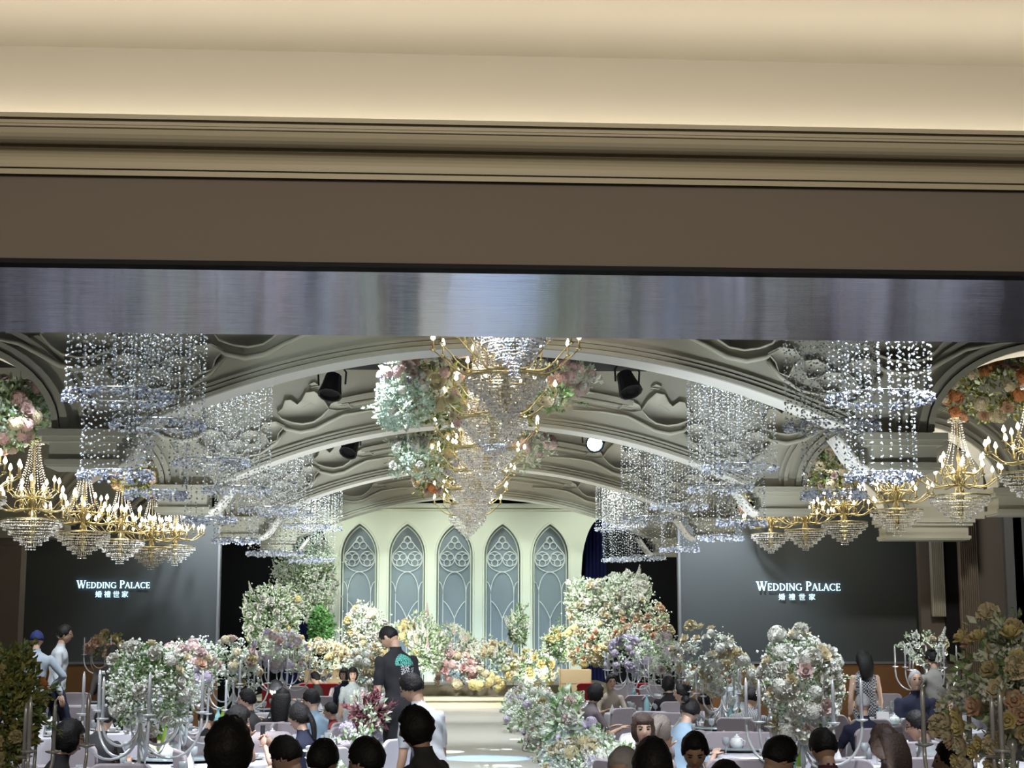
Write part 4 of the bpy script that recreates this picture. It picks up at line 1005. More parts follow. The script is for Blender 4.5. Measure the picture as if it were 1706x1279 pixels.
# ================================================================ hanging flower clouds between the arches
def cloud(x, y, wpx, hpx, D, label, blooms, size, leaves, tiny, seed, depth=.7, sprays=4):
    t = bed(x, y, wpx, hpx, D, label, blooms, size, leaves, tiny, seed, sprays, depth, .7, -.95, 'hanging_flowers')
    s_ = 2700 / D; z = at(x, y, D).z
    mb = MB()
    for dx in (-.3, .3): mb.tube([(dx * wpx / 2 / s_, 0, 0), (dx * wpx / 2 / s_, 0, 6.28 - z)], .006, 4)
    mb.build('hanging_wire', ['wire'], t)
cloud(672, 625, 76, 46, 20.2, 'lilac and pink flowers hanging left of the middle chandeliers, upper', [(HY, LI, 10), (HY, PK, 10), (R_, W, 4), (R_, PP, 8)], .085, [('leafpale', 300)], [('babyw', 225)], 70)
cloud(663, 676, 84, 74, 20.0, 'pale mint flowers hanging below the lilac ones', [(HY, W, 4), (SP, W, 4)], .07, [('leafpale', 300)], [('mint', 3200)], 71)
cloud(730, 668, 84, 76, 20.8, 'mixed pink and cream flowers hanging behind the chandelier arms, left', [(HY, PK, 8), (R_, CR, 8), (HY, CR, 6), (SP, W, 5), (HY, OL, 4)], .085, [('leafpale', 300), ('leafolive', 200)], [('babyw', 300)], 72)
cloud(735, 617, 110, 40, 21.4, 'dusty rose flowers hanging just under the first arch, left of centre', [(HY, PK, 14), (HY, MA, 8)], .09, [('leafolive', 150)], [], 73)
cloud(925, 632, 104, 46, 21.2, 'dusty pink flowers hanging right of the middle chandeliers', [(HY, PK, 12), (HY, PP, 8), (R_, W, 10), (SP, W, 4)], .085, [('leafpale', 200)], [('babyw', 300)], 74)
cloud(920, 668, 50, 34, 20.8, 'cream blossoms hanging below the dusty pink flowers', [(HY, CR, 6), (SP, W, 5), (R_, CR, 5)], .075, [('leafgreen', 200)], [], 75)
cloud(848, 690, 90, 50, 22.0, 'dusty pink and gold flowers behind the middle chandeliers', [(HY, PK, 10), (HY, OL, 6)], .085, [('leafolive', 200)], [], 76)
cloud(690, 755, 70, 64, 27.6, 'white mint blossoms hanging under the second arch, left of centre', [(SP, W, 10), (CA, W, 6)], .08, [('leafpale', 300)], [('mint', 1700)], 77)
cloud(737, 758, 80, 66, 28.0, 'green, cream and lilac flowers hanging under the second arch', [(R_, CR, 8), (R_, W, 5), (HY, LI, 5), (HY, OL, 5)], .085, [('leafolive', 300), ('leafpale', 400)], [('babyw', 225)], 78)
cloud(884, 738, 76, 44, 28.0, 'dusty pink flowers hanging under the second arch, right of centre', [(HY, PK, 6), (HY, PP, 6), (R_, W, 6)], .085, [('leafpale', 200)], [], 79)
cloud(880, 765, 40, 40, 28.2, 'small white blossoms hanging by the right chandelier arms', [(SP, W, 8)], .07, [('leafpale', 100)], [], 80)
cloud(722, 806, 74, 34, 33.6, 'blush and copper flowers hanging under the third arch', [(R_, PP, 8), (HY, OR, 6), (SP, PP, 5)], .09, [('leafolive', 200)], [], 81)
# side bays
cloud(12, 690, 130, 110, 21.2, 'pink, white and green flowers hanging in the first left bay', [(HY, PK, 18), (R_, PP, 10), (HY, CR, 8)], .09, [('leafgreen', 900), ('leafpale', 1200)], [('mint', 600)], 82)
cloud(1680, 645, 210, 100, 21.6, 'orange and peach flowers hanging in the first right bay', [(HY, OR, 22), (R_, PE, 14), (HY, CR, 10), (HY, PK, 8)], .09, [('leafolive', 900), ('leafpale', 300)], [], 83)
cloud(1385, 775, 100, 78, 27.8, 'olive and cream flowers hanging in the second right bay', [(HY, CR, 14), (HY, OL, 10), (R_, PP, 8)], .085, [('leafolive', 1200), ('leafgreen', 200)], [], 84)
cloud(222, 806, 70, 34, 27.8, 'olive and peach flowers hanging in the second left bay', [(HY, PE, 8), (HY, OL, 8)], .085, [('leafolive', 500)], [], 85)
cloud(1252, 838, 44, 44, 33.8, 'rusty flowers hanging in the third right bay', [(HY, OR, 8), (R_, PE, 5)], .085, [('leafolive', 200)], [], 86)
# ================================================================ tables, chairs, tableware
def table_parts():
    R = .9; out = {}
    mb = MB(); mb.lathe([(0.0001, .73), (R, .73), (R, .755), (0.0001, .755)], 36); mb.lathe([(.05, .04), (.05, .73)], 10); mb.lathe([(.4, 0), (.4, .03), (.06, .05)], 16)
    out['table_frame'] = mb.mesh('table_frame', ['planter'])
    mb = MB(); n = 96; V = []
    prof = [(.0, .762), (R * .6, .762), (R + .004, .762), (R + .015, .75), (R + .02, .6), (R + .03, .4), (R + .05, .03)]
    for i, (r, z) in enumerate(prof):
        for j in range(n):
            a = 2 * PI * j / n; k = max(0, i - 3) / 3
            rr = r + .035 * k * math.sin(a * 24) + .02 * k * math.sin(a * 11 + 1); V.append((rr * math.cos(a), rr * math.sin(a), z))
    F = [(i * n + j, i * n + (j + 1) % n, (i + 1) * n + (j + 1) % n, (i + 1) * n + j) for i in range(len(prof) - 1) for j in range(n)]
    mb.add(V, F); out['tablecloth'] = mb.mesh('tablecloth', ['cloth'], True)
    return out
TP = table_parts()
mb = MB(); mb.lathe([(0.0001, .0), (.42, .0), (.43, .01), (.42, .02), (0.0001, .02)], 32); mb.lathe([(.1, -.022), (.1, .0)], 14); susan_me = mb.mesh('turntable', ['susan'], True)
mb = MB(); mb.lathe([(.0001, .0), (.06, .0), (.08, .006), (.105, .018), (.107, .02), (.08, .012), (.0001, .007)], 20); plate_me = mb.mesh('plate', ['china'], True)
mb = MB(); mb.lathe([(.0001, .0), (.03, .0), (.034, .01), (.058, .045), (.06, .05), (.052, .042), (.028, .012), (.0001, .01)], 16); bowl_me = mb.mesh('bowl', ['china'], True)
mb = MB(); mb.lathe([(.032, 0), (.032, .003), (.005, .006), (.004, .075), (.03, .095), (.038, .13), (.033, .165), (.031, .165), (.035, .13), (.028, .1), (.0001, .085)], 14); glass_me = mb.mesh('wine_glass', ['glass'], True)
mb = MB(); mb.lathe([(.028, 0), (.034, .10), (.032, .10), (.026, .006), (.0001, .006)], 12); tumbler_me = mb.mesh('tumbler', ['glass'], True)
def bottle_mesh(mname, h=.30, r=.038):
    mb = MB(); mb.lathe([(r * .9, 0), (r, .01), (r, h * .55), (r * .8, h * .66), (r * .38, h * .78), (r * .36, h * .96), (r * .42, h * .97), (r * .42, h), (.0001, h)], 14)
    return mb.mesh('bottle', [mname], True)
bot = {k: bottle_mesh(k) for k in ('bottlegreen', 'bottledark')}; bot['bottleblue'] = bottle_mesh('bottleblue', .29, .045)
mb = MB(); mb.lathe([(.0385, .05), (.0392, .05), (.0392, .13), (.0385, .13)], 14); label_me = mb.mesh('label', ['label'], True)
mb = MB(); mb.lathe([(.0001, 0), (.05, 0), (.065, .03), (.068, .06), (.055, .095), (.03, .105), (.0001, .106)], 16); pot_me = mb.mesh('body', ['china'], True)
mb = MB(); mb.lathe([(.032, .103), (.03, .115), (.008, .122), (.012, .135), (.0001, .14)], 12); lid_me = mb.mesh('lid', ['china'], True)
mb = MB(); mb.tube([(.06, 0, .035), (.09, 0, .06), (.11, 0, .10)], [.014, .010, .007], 8); spout_me = mb.mesh('spout', ['china'], True)
mb = MB(); mb.tube([(-.06, 0, .03), (-.10, 0, .035), (-.105, 0, .075), (-.06, 0, .085)], .006, 6); phandle_me = mb.mesh('handle', ['china'], True)
mb = MB(); V = []; n = 10
for i in range(9):
    a = 2 * PI * i / 8
    V.append((.05 * math.cos(a) * (1 + .25 * (i % 2)), .05 * math.sin(a), 0))
mb.add(V + [(.0, .01, .13), (.02, -.01, .10)], [(i, i + 1, 9) for i in range(8)] + [(0, 1, 10), (3, 4, 10)]); napkin_me = mb.mesh('napkin', ['napkin'])
mb = MB(); mb.box((0, .015, .08), (.10, .004, .16)); V = [(-.05, -.04, 0), (.05, -.04, 0), (.05, .012, .16), (-.05, .012, .16)]; mb.add(V, [(0, 1, 2, 3)]); card_me = mb.mesh('card', ['napkin'])

def chair_parts(cov):
    o = {}
    mb = MB()
    def slab(pts, y0, y1, taper=0.0):
        n = len(pts); V = [(x, y0 + (z - .45) * taper, z) for x, z in pts] + [(x, y1 + (z - .45) * taper, z) for x, z in pts]
        mb.add(V, [tuple(range(n))[::-1], tuple(range(n, 2 * n))] + [(i, (i + 1) % n, n + (i + 1) % n, n + i) for i in range(n)])
    out = [(-.21, .42), (.21, .42), (.225, .80)] + [(.225 - .07 * (1 - math.cos(t)), .88 + .07 * math.sin(t)) for t in np.linspace(0, PI / 2, 5)] + [(-(.225 - .07 * (1 - math.cos(t))), .88 + .07 * math.sin(t)) for t in np.linspace(PI / 2, 0, 5)] + [(-.225, .80)]
    slab(out, -.24, -.20, -.12); o['backrest'] = mb.mesh('backrest', [cov])
    mb = MB(); mb.tube([(x * 1.01, -.22 - (z - .45) * .12, z) for x, z in out[2:-1]], .018, 6); o['back_edge'] = mb.mesh('back_edge', [cov], True)
    mb = MB()
    mb.lathe([(.0001, .40), (.29, .40), (.305, .43), (.29, .475), (.0001, .485)], 4, 0)
    V, T_, Q_ = mb.arrays(); c_, s_ = math.cos(PI / 4), math.sin(PI / 4)
    mb.V = [np.stack([V[:, 0] * c_ - V[:, 1] * s_, V[:, 0] * s_ + V[:, 1] * c_, V[:, 2]], 1)]
    o['seat'] = mb.mesh('seat', [cov])
    return o
mb = MB(); mb.tube([(0, 0, .42), (0, 0, 0)], [.014, .011], 6); leg_me = mb.mesh('leg', ['chairleg'])
CH = {c_: chair_parts(c_) for c_ in ('chair', 'chairwhite', 'chairred')}
def chair(x, ytop, yaw, label, cov='chair', D=None, off=None):
    if D is None: D = 2700 * (CAM_H - .95) / (ytop - 1060)
    p = at(x, ytop, D); X, Y = p.x, p.y
    if off: X, Y = off
    t = thing('banquet_chair', label, 'chair', (X, Y, 0), math.radians(yaw), 'banquet chairs around the guest tables')
    for nm, me in CH[cov].items(): link(nm, me, t)
    for sx in (-1, 1):
        for sy in (-1, 1): link('leg', leg_me, t, (sx * .18, sy * .18, 0))
    return t
WORDS = {}
def table(key, x, D, desc, n=8, seed=0, bottles=(), pots=1, naps=3, base_z=0.0, skip_plate=False):
    r = random.Random(seed); X = at(x, 1150, D).x
    t = thing('banquet_table', 'round banquet table %s' % desc, 'table', (X, D, base_z), 0, 'round banquet tables'); link('table_frame', TP['table_frame'], t)
    c = link('tablecloth', TP['tablecloth'], None, (X, D, base_z)); tag(c, 'pale cloth on the round table %s' % desc, 'tablecloth', 'tablecloths')
    zt = base_z + .763
    o = link('turntable', susan_me, None, (X, D, zt + .024)); tag(o, 'glass turntable on the table %s' % desc, 'turntable', 'turntables')
    if not skip_plate:
        for k in range(n):
            a = 2 * PI * k / n + .2; rr = .68
            px_, py_ = X + rr * math.cos(a), D + rr * math.sin(a)
            o = link('plate', plate_me, None, (px_, py_, zt)); tag(o, 'white plate on the table %s' % desc, 'plate', 'plates on the table %s' % desc)
            if k % 2 == 0:
                o = link('bowl', bowl_me, None, (px_, py_, zt + .0085)); tag(o, 'small white bowl set on a plate, table %s' % desc, 'bowl', 'bowls on the table %s' % desc)
            a2 = a + .2; o = link('wine_glass', glass_me, None, (X + .56 * math.cos(a2), D + .56 * math.sin(a2), zt)); tag(o, 'clear stemmed glass on the table %s' % desc, 'glass', 'stemmed glasses on the table %s' % desc)
            if k % 2:
                a2 = a - .2; o = link('tumbler', tumbler_me, None, (X + .60 * math.cos(a2), D + .60 * math.sin(a2), zt)); tag(o, 'clear straight glass on the table %s' % desc, 'glass', 'tumblers on the table %s' % desc)
    for k in range(naps):
        a = 2 * PI * k / max(1, naps) + .8; o = link('napkin', napkin_me, None, (X + .80 * math.cos(a), D + .80 * math.sin(a), zt), (0, 0, a)); tag(o, 'folded white napkin standing on the table %s' % desc, 'napkin', 'napkins on the table %s' % desc)
    for k in range(pots):
        a = 1.9 + k * 2.6; tp = thing('teapot', 'white china teapot on the table %s' % desc, 'teapot', (X + .30 * math.cos(a), D + .30 * math.sin(a), zt + .044), r.uniform(0, 6), 'teapots')
        for nm, me in (('body', pot_me), ('lid', lid_me), ('spout', spout_me), ('handle', phandle_me)): link(nm, me, tp)
    for (bx, kind, dd, lab) in bottles:
        q = at(bx, 1200, D + dd); tb = thing('bottle', lab, 'bottle', (q.x, D + dd, zt + (.044 if math.hypot(q.x - X, dd) < .40 else 0)), 0, None); link('glass_body', bot[kind], tb)
        if kind != 'bottleblue': link('label', label_me, tb)
    return X
table('L0', 15, 10.0, 'at the left edge', 8, 1)
table('L1', 243, 12.6, 'under the nearest left candelabra', 8, 2, [(195, 'bottledark', .5, 'dark wine bottle at the lower edge, front left table')])
table('L2', 301, 15.4, 'under the pink and coral bouquet', 8, 3, [(256, 'bottledark', -.2, 'dark wine bottle with cream label left of the coral bouquet pole'), (276, 'bottlegreen', -.1, 'yellow-green bottle beside the dark wine bottle'), (268, 'bottlegreen', .25, 'second yellow-green bottle behind the dark wine bottle')], 2)
table('L6', 92, 19.8, 'at the far left in blue light', 8, 4)
table('L3', 385, 20.4, 'under the cream and beige bouquet', 8, 5, [(363, 'bottleblue', -.4, 'pale blue water bottle on the cream bouquet table'), (371, 'bottlegreen', -.45, 'green bottle beside the pale blue water bottle')])
table('L4', 470, 25.6, 'left of the stage', 8, 6, [], 1)
table('LM', 466, 17.2, 'beside the boy in red', 8, 16)
table('L5', 180, 28.6, 'by the left screen', 8, 7, [], 0)
table('R1', 1337, 12.5, 'under the leafy white bouquet', 8, 8, [(1325, 'bottleblue', .55, 'tall pale bottle beside the white rose candelabra'), (1332, 'bottlegreen', .4, 'yellow-green bottle behind the near right pole')])
table('R8', 1228, 16.6, 'in front of the cream rose table', 8, 9, [], 2)
table('R2', 1202, 20.2, 'under the cream rose bouquet', 8, 10, [(1218, 'bottleblue', -.3, 'aqua glass bottle on the cream rose table'), (1231, 'bottlegreen', -.3, 'bright green bottle beside the aqua bottle')])
table('R3', 1108, 24.6, 'under the dusty mauve bouquet', 8, 11, [(1078, 'bottleblue', -.3, 'pale blue bottle on the mauve bouquet table')])
table('R4', 1045, 28.0, 'right of the stage', 8, 12, [(1056, 'bottleblue', -.2, 'small bottle on the lilac bouquet table, right of the stage')], 0)
table('R7', 1512, 20.2, 'beside the old man in navy', 8, 13, [(1466, 'bottleblue', -.2, 'pale bottle in front of the grey-haired man')], 1)
table('R9', 1540, 15.0, 'left of the man with glasses', 8, 14)
table('R0', 1688, 8.3, 'at the right edge under the peach roses', 8, 15, [], 0)
table('R5', 1545, 24.6, 'in front of the dark right screen', 6, 17, [], 0, 1)
chairs = [
 (89, 1174, 10, 'left of the two dim chairs behind the blue-lit table'), (148, 1173, -15, 'right of the two dim chairs behind the blue-lit table'),
 (134, 1151, 0, 'beside the wooden dado at the left'), (50, 1198, -70, 'side-on at the left edge beyond the olive greenery'),
 (115, 1268, 10, 'at the lower edge below the woman in black glasses'), (56, 1259, -20, 'at the lower left corner below the olive greenery'),
 (215, 1262, 0, 'at the lower edge left of the near candelabra pole'), (277, 1272, 5, 'at the lower edge right of the near candelabra pole'),
 (325, 1212, 0, 'behind the coral bouquet arms'), (249, 1210, 20, 'behind the dark wine bottle'),
 (492, 1141, 10, 'beyond the woman with long black hair'), (550, 1157, -10, 'behind the boy in red'),
 (437, 1213, 20, 'between the two seated women on the left'), (535, 1206, 60, 'behind the boy in red, side-on'),
 (1040, 1141, 175, 'far chair left of the lilac bouquet pole'), (1090, 1141, 185, 'far chair right of the lilac bouquet pole'),
 (1057, 1156, 10, 'left of the pair before the mauve bouquet pole'), (1093, 1157, -5, 'right of the pair before the mauve bouquet pole'),
 (1014, 1177, 40, 'large one by the runway flowers, turned sideways'), (1080, 1182, 0, 'pale one in front of the mauve bouquet table'),
 (1124, 1184, -20, 'right beside the mauve bouquet pole base'), (1129, 1212, 10, 'behind the woman leaning on her arm'),
 (1199, 1214, 5, 'in front of the aqua bottle'), (1265, 1215, -10, 'small one right of the white napkins'),
 (1217, 1257, 0, 'at the lower edge left of the man in navy'), (1200, 1180, 170, 'behind the cream rose pole'),
 (1250, 1181, 190, 'behind the green bottle, facing the camera'), (1440, 1195, 0, 'behind the grey-haired man in navy'),
 (1397, 1258, -8, 'at the lower edge right of the white rose pole'), (1449, 1207, 60, 'left of the brown-haired woman, side-on'),
 (1556, 1196, -60, 'right of the man with glasses'), (1481, 1156, 170, 'narrow one left of the old man in the polo'),
 (1541, 1256, -5, 'at the lower edge below the man with glasses'), (1600, 1156, 180, 'by the right wall'),
 (1503, 1231, 20, 'between the brown-haired woman and the man with glasses'), (1368, 1188, 5, 'behind the leafy bouquet on the right'),
]
for x, y, yaw, lab in chairs: chair(x, y, yaw, 'grey-mauve covered banquet chair ' + lab)
for x, y, yaw, lab in ((198, 1215, 5, 'behind the green leaves, back turned'), (1002, 1218, 65, 'beside the near end of the runway flowers, side-on'), (510, 1240, 55, 'left of the near dark-haired head, side-on'), (576, 1238, -60, 'right of the near dark-haired head, side-on'), (620, 1226, 60, 'beside the burgundy leaves')):
    chair(x, y, yaw, 'pale lilac-white banquet chair ' + lab, 'chairwhite')
for x, lab in ((455, 'left of the man turning his head'), (545, 'before the left planter box'), (516, 'second from the left planter box'), (975, 'left of the woman in beige'), (1062, 'right of the lilac bouquet pole')):
    chair(x, 1129, 8, 'red chair at the foot of the stage flowers, ' + lab, 'chairred', 33.5)
t = thing('menu_card', 'standing card on the blue-lit left table', 'card', tuple(at(64, 1190, 19.3))); t.location.z = .763; link('sheet', card_me, t, None, None, 1.6)
t = thing('menu_card', 'white standing menu card in front of the grey-haired man', 'card', tuple(at(1471, 1190, 19.7))); t.location.z = .763; link('sheet', card_me, t, None, None, 1.5)
# towel-covered pail at the right edge, service trolley
# ================================================================ people
SKIN = mat('skin', (.56, .36, .26), .55); M['skin'] = SKIN
M['skinpale'] = mat('skin_pale', (.60, .40, .31), .55)
M['hairblack'] = mat('black_hair', (.009, .008, .009), .62, bump=(60, .6), spec=.3)
M['hairbrown'] = mat('dark_brown_hair', (.045, .025, .018), .62, bump=(60, .6))
M['hairash'] = mat('ash_brown_hair', (.16, .13, .11), .5, bump=(60, .6))
M['hairgrey'] = mat('grey_hair', (.42, .42, .44), .6, bump=(60, .6))
M['eye'] = mat('dark_eye', (.02, .015, .015), .2)
M['lip'] = mat('lips', (.36, .13, .11), .5)
M['specs'] = mat('spectacle_frame', (.02, .02, .02), .3)
M['capblue'] = mat('navy_cap', (.012, .02, .11), .85)
M['phone'] = mat('phone_case', (.02, .02, .03), .2)
cloth_cache = {}
def clothm(name, c, **kw):
    if name not in cloth_cache: cloth_cache[name] = mat(name, c, .85, noise=(7, tuple(v * .75 for v in c), 1), bump=(9, .5), **kw)
    return cloth_cache[name]
# black tee with a pale print on the back (flat print: lettering-like marks and a teal arc)
def tee_print():
    m = mat('black_tee_with_print', (.012, .012, .016), .85); nt = m.node_tree; b = nt.nodes['Principled BSDF']
    tc = nt.nodes.new('ShaderNodeTexCoord'); sp = nt.nodes.new('ShaderNodeSeparateXYZ'); nt.links.new(tc.outputs['Object'], sp.inputs[0])
    def mth(op, a, v, c=None):
        n = nt.nodes.new('ShaderNodeMath'); n.operation = op
        for i, q in enumerate((a, v)):
            if isinstance(q, (int, float)): n.inputs[i].default_value = q
            else: nt.links.new(q, n.inputs[i])
        return n.outputs[0]
    def box_mask(x0, x1, z0_, z1):
        r = mth('MULTIPLY', mth('GREATER_THAN', sp.outputs[0], x0), mth('LESS_THAN', sp.outputs[0], x1))
        r = mth('MULTIPLY', r, mth('GREATER_THAN', sp.outputs[2], z0_)); r = mth('MULTIPLY', r, mth('LESS_THAN', sp.outputs[2], z1))
        return mth('MULTIPLY', r, mth('LESS_THAN', sp.outputs[1], 0.0))
    cx = mth('SUBTRACT', sp.outputs[0], .02); cz = mth('SUBTRACT', sp.outputs[2], 1.30)
    rr = mth('SQRT', mth('ADD', mth('MULTIPLY', cx, cx), mth('MULTIPLY', cz, cz)), 0)
    arc = mth('MULTIPLY', mth('MULTIPLY', mth('LESS_THAN', rr, .115), mth('GREATER_THAN', cz, 0.0)), mth('LESS_THAN', sp.outputs[1], 0.0))
    wv = nt.nodes.new('ShaderNodeTexVoronoi'); wv.inputs['Scale'].default_value = 42; wv.feature = 'DISTANCE_TO_EDGE'
    nt.links.new(tc.outputs['Object'], wv.inputs['Vector'])
    ln = mth('LESS_THAN', wv.outputs['Distance'], .10)
    marks = mth('MULTIPLY', box_mask(-.04, .08, 1.12, 1.30), ln); marks2 = mth('MULTIPLY', box_mask(.10, .14, 1.0, 1.28), ln)
    body = mth('MULTIPLY', box_mask(-.06, .01, 1.04, 1.18), mth('GREATER_THAN', wv.outputs['Distance'], .2))
    arcm = mth('MULTIPLY', arc, mth('GREATER_THAN', wv.outputs['Distance'], .07))
    def mix(f, base, col):
        n = nt.nodes.new('ShaderNodeMix'); n.data_type = 'RGBA'; nt.links.new(f, n.inputs[0])
        if isinstance(base, tuple): n.inputs[6].default_value = base
        else: nt.links.new(base, n.inputs[6])
        n.inputs[7].default_value = col; return n.outputs[2]
    c1 = mix(arcm, (.012, .012, .016, 1), (.12, .50, .42, 1)); c2 = mix(body, c1, (.45, .28, .16, 1)); c3 = mix(mth('MAXIMUM', marks, marks2), c2, (.7, .72, .72, 1))
    nt.links.new(c3, b.inputs['Base Color']); return m
CL = {
 'black': clothm('black_cloth', (.010, .009, .011)), 'navy': clothm('navy_cloth', (.012, .016, .045)), 'white': clothm('white_cotton', (.62, .66, .72)),
 'bluegrey': clothm('light_blue_grey_shirt', (.38, .44, .52)), 'red': clothm('red_shirt', (.22, .02, .025)), 'maroon': clothm('maroon_shirt', (.09, .02, .03)),
 'beige': clothm('beige_top', (.42, .36, .30)), 'grey': clothm('grey_shirt', (.24, .25, .26)), 'dgrey': clothm('dark_grey_top', (.05, .05, .055)),
 'rust': clothm('rust_sweater', (.24, .06, .03)), 'khaki': clothm('khaki_trousers', (.26, .20, .12)), 'pattern': mat('small_patterned_blouse', (.06, .05, .06), .85, noise=(70, (.22, .17, .19), 1)),
 'light': clothm('pale_blue_shirt', (.32, .46, .60)), 'tee': tee_print(), 'stripe': mat('striped_shirt', (.2, .2, .2), .85), 'check': mat('checked_dress', (.02, .02, .03), .85), 'greybeige': clothm('grey_beige_polo', (.34, .33, .31)),
 'lace': mat('white_blue_lace', (.3, .38, .45), .85, noise=(40, (.75, .8, .82), 1)),
}
for key, kind in (('stripe', 'wave'), ('check', 'brick')):
    nt = CL[key].node_tree; b = nt.nodes['Principled BSDF']; tc = nt.nodes.new('ShaderNodeTexCoord')
    if kind == 'wave':
        n = nt.nodes.new('ShaderNodeTexWave'); n.inputs['Scale'].default_value = 16; n.bands_direction = 'X'; rp = nt.nodes.new('ShaderNodeValToRGB'); rp.color_ramp.elements[0].color = (.08, .08, .09, 1); rp.color_ramp.elements[1].color = (.34, .34, .36, 1)
        nt.links.new(tc.outputs['Object'], n.inputs['Vector']); nt.links.new(n.outputs['Fac'], rp.inputs[0]); nt.links.new(rp.outputs[0], b.inputs['Base Color'])
    else:
        n = nt.nodes.new('ShaderNodeTexChecker'); n.inputs['Scale'].default_value = 48; n.inputs[1].default_value = (.02, .02, .03, 1); n.inputs[2].default_value = (.40, .40, .42, 1)
        nt.links.new(tc.outputs['Object'], n.inputs['Vector']); nt.links.new(n.outputs['Color'], b.inputs['Base Color'])

def head_grid(nu=26, nv=20):
    th = np.linspace(.0, PI, nv + 1)[1:-1]; ph = np.arange(nu) * 2 * PI / nu
    D_ = [(0, 0, 1.0)] + [(math.sin(t) * math.sin(p), math.sin(t) * math.cos(p), math.cos(t)) for t in th for p in ph] + [(0, 0, -1.0)]
    F = [(0, 1 + (j + 1) % nu, 1 + j) for j in range(nu)]
    for i in range(nv - 2): F += [(1 + i * nu + j, 1 + i * nu + (j + 1) % nu, 1 + (i + 1) * nu + (j + 1) % nu, 1 + (i + 1) * nu + j) for j in range(nu)]
    e = 1 + (nv - 1) * nu; F += [(e, e - nu + j, e - nu + (j + 1) % nu) for j in range(nu)]
    return np.array(D_), F
HD, HF = head_grid()
def head_pts(D_):
    """forward is +y; returns points of a head about .235 tall"""
    x, y, z = D_[:, 0], D_[:, 1], D_[:, 2]
    lo_ = np.clip(-z, 0, 1)
    sx = .076 * (1 - .36 * lo_ ** 1.6); sy = np.where(y > 0, .094 * (1 - .10 * lo_), .100 * (1 - .42 * lo_))
    P = np.stack([x * sx, y * sy, z * .118], 1)
    g = lambda cx, cz, wx, wz: np.exp(-((x - cx) / wx) ** 2 - ((z - cz) / wz) ** 2) * (y > 0)
    P[:, 1] += .026 * g(0, -.16, .13, .13) + .014 * g(0, .05, .10, .16) + .010 * g(0, -.55, .3, .12) + .012 * g(0, -.86, .35, .15) + .006 * g(0, .30, .5, .10)
    P[:, 1] -= .013 * g(-.38, .10, .18, .12) + .013 * g(.38, .10, .18, .12) + .005 * g(0, -.38, .3, .06)
    return P
def hair_shell(style, rs):
    x, y, z = HD[:, 0], HD[:, 1], HD[:, 2]; P = head_pts(HD)
    az = np.arctan2(np.abs(x), y)            # 0 = front, pi = back
    front = {'short': .52, 'bob': .40, 'long': .48, 'bun': .55, 'buzz': .55, 'pony': .42, 'balding': .62, 'cap': .35}[style]
    low = {'short': -.42, 'bob': -.80, 'long': -.85, 'bun': -.45, 'buzz': -.35, 'pony': -.5, 'balding': -.30, 'cap': -.15}[style]
    side = {'short': .05, 'bob': -.75, 'long': -.7, 'bun': .0, 'buzz': .05, 'pony': -.1, 'balding': .1, 'cap': .1}[style]
    lim = np.where(az < .9, front + (side - front) * (np.clip(az, 0, .9) / .9) ** 4, side + (low - side) * np.clip((az - .9) / 1.1, 0, 1))
    if style in ('bob', 'long'): lim = np.where(az < .75, front, np.where(az < 1.0, front + (side - front) * (az - .75) / .25, lim))
    th = {'short': .013, 'bob': .022, 'long': .020, 'bun': .015, 'buzz': .007, 'pony': .016, 'balding': .006, 'cap': .018}[style]
    m_ = np.clip((z - lim) / .12, -1, 1)
    off = np.where(m_ > 0, th * (.45 + .55 * m_), -.02) + rs.normal(0, th * .20, len(z)) * (m_ > 0)
    if style == 'short': off += .006 * np.clip(z, 0, 1)
    N = HD / np.linalg.norm(HD, axis=1)[:, None]
    return P + N * off[:, None]
def hand_geo(mb, wrist, dirv, palm_n, curl, side, mi):
    """palm, four unequal bent fingers and a thumb leaving the side of the palm"""
    f = Vector(dirv).normalized(); n = Vector(palm_n); n = (n - f * n.dot(f)).normalized(); s_ = f.cross(n) * side
    w_ = Vector(wrist)
    rot = Matrix((s_, f, n)).transposed()
    mb.ball(w_ + f * .045, (.040, .052, .016), 10, 7, mi, rot)
    for k, (o, L) in enumerate(((-.028, .072), (-.010, .082), (.010, .078), (.027, .060))):
        p = w_ + f * .082 + s_ * o; pts = [tuple(p - f * .02), tuple(p)]; d = Vector(f)
        for j in range(3):
            ang = curl * (.5 + .4 * j); d = (f * math.cos(ang) + n * math.sin(ang)); p = p + d * (L * (.42, .32, .26)[j]); pts.append(tuple(p))
        mb.tube(pts, [.0095, .0095, .0088, .008, .006], 6, mi)
    p = w_ + f * .022 - s_ * .034; d = (f * .7 - s_ * .75 + n * .15).normalized(); pts = [tuple(w_ + f * .01 - s_ * .02), tuple(p)]
    for j in range(2): p = p + d * .032; pts.append(tuple(p)); d = (d + f * .45 + n * .3).normalized()
    mb.tube(pts, [.012, .012, .0105, .008], 6, mi)
def ik(sh, hd, L1, L2, pole):
    sh, hd, pole = Vector(sh), Vector(hd), Vector(pole); v = hd - sh; d = min(v.length, (L1 + L2) * .995); vn = v.normalized()
    hd = sh + vn * d; a = (L1 * L1 - L2 * L2 + d * d) / (2 * d); h = math.sqrt(max(0, L1 * L1 - a * a))
    pn = (pole - vn * pole.dot(vn)); pn = pn.normalized() if pn.length > 1e-5 else Vector((0, -1, 0))
    return sh + vn * a + pn * h, hd
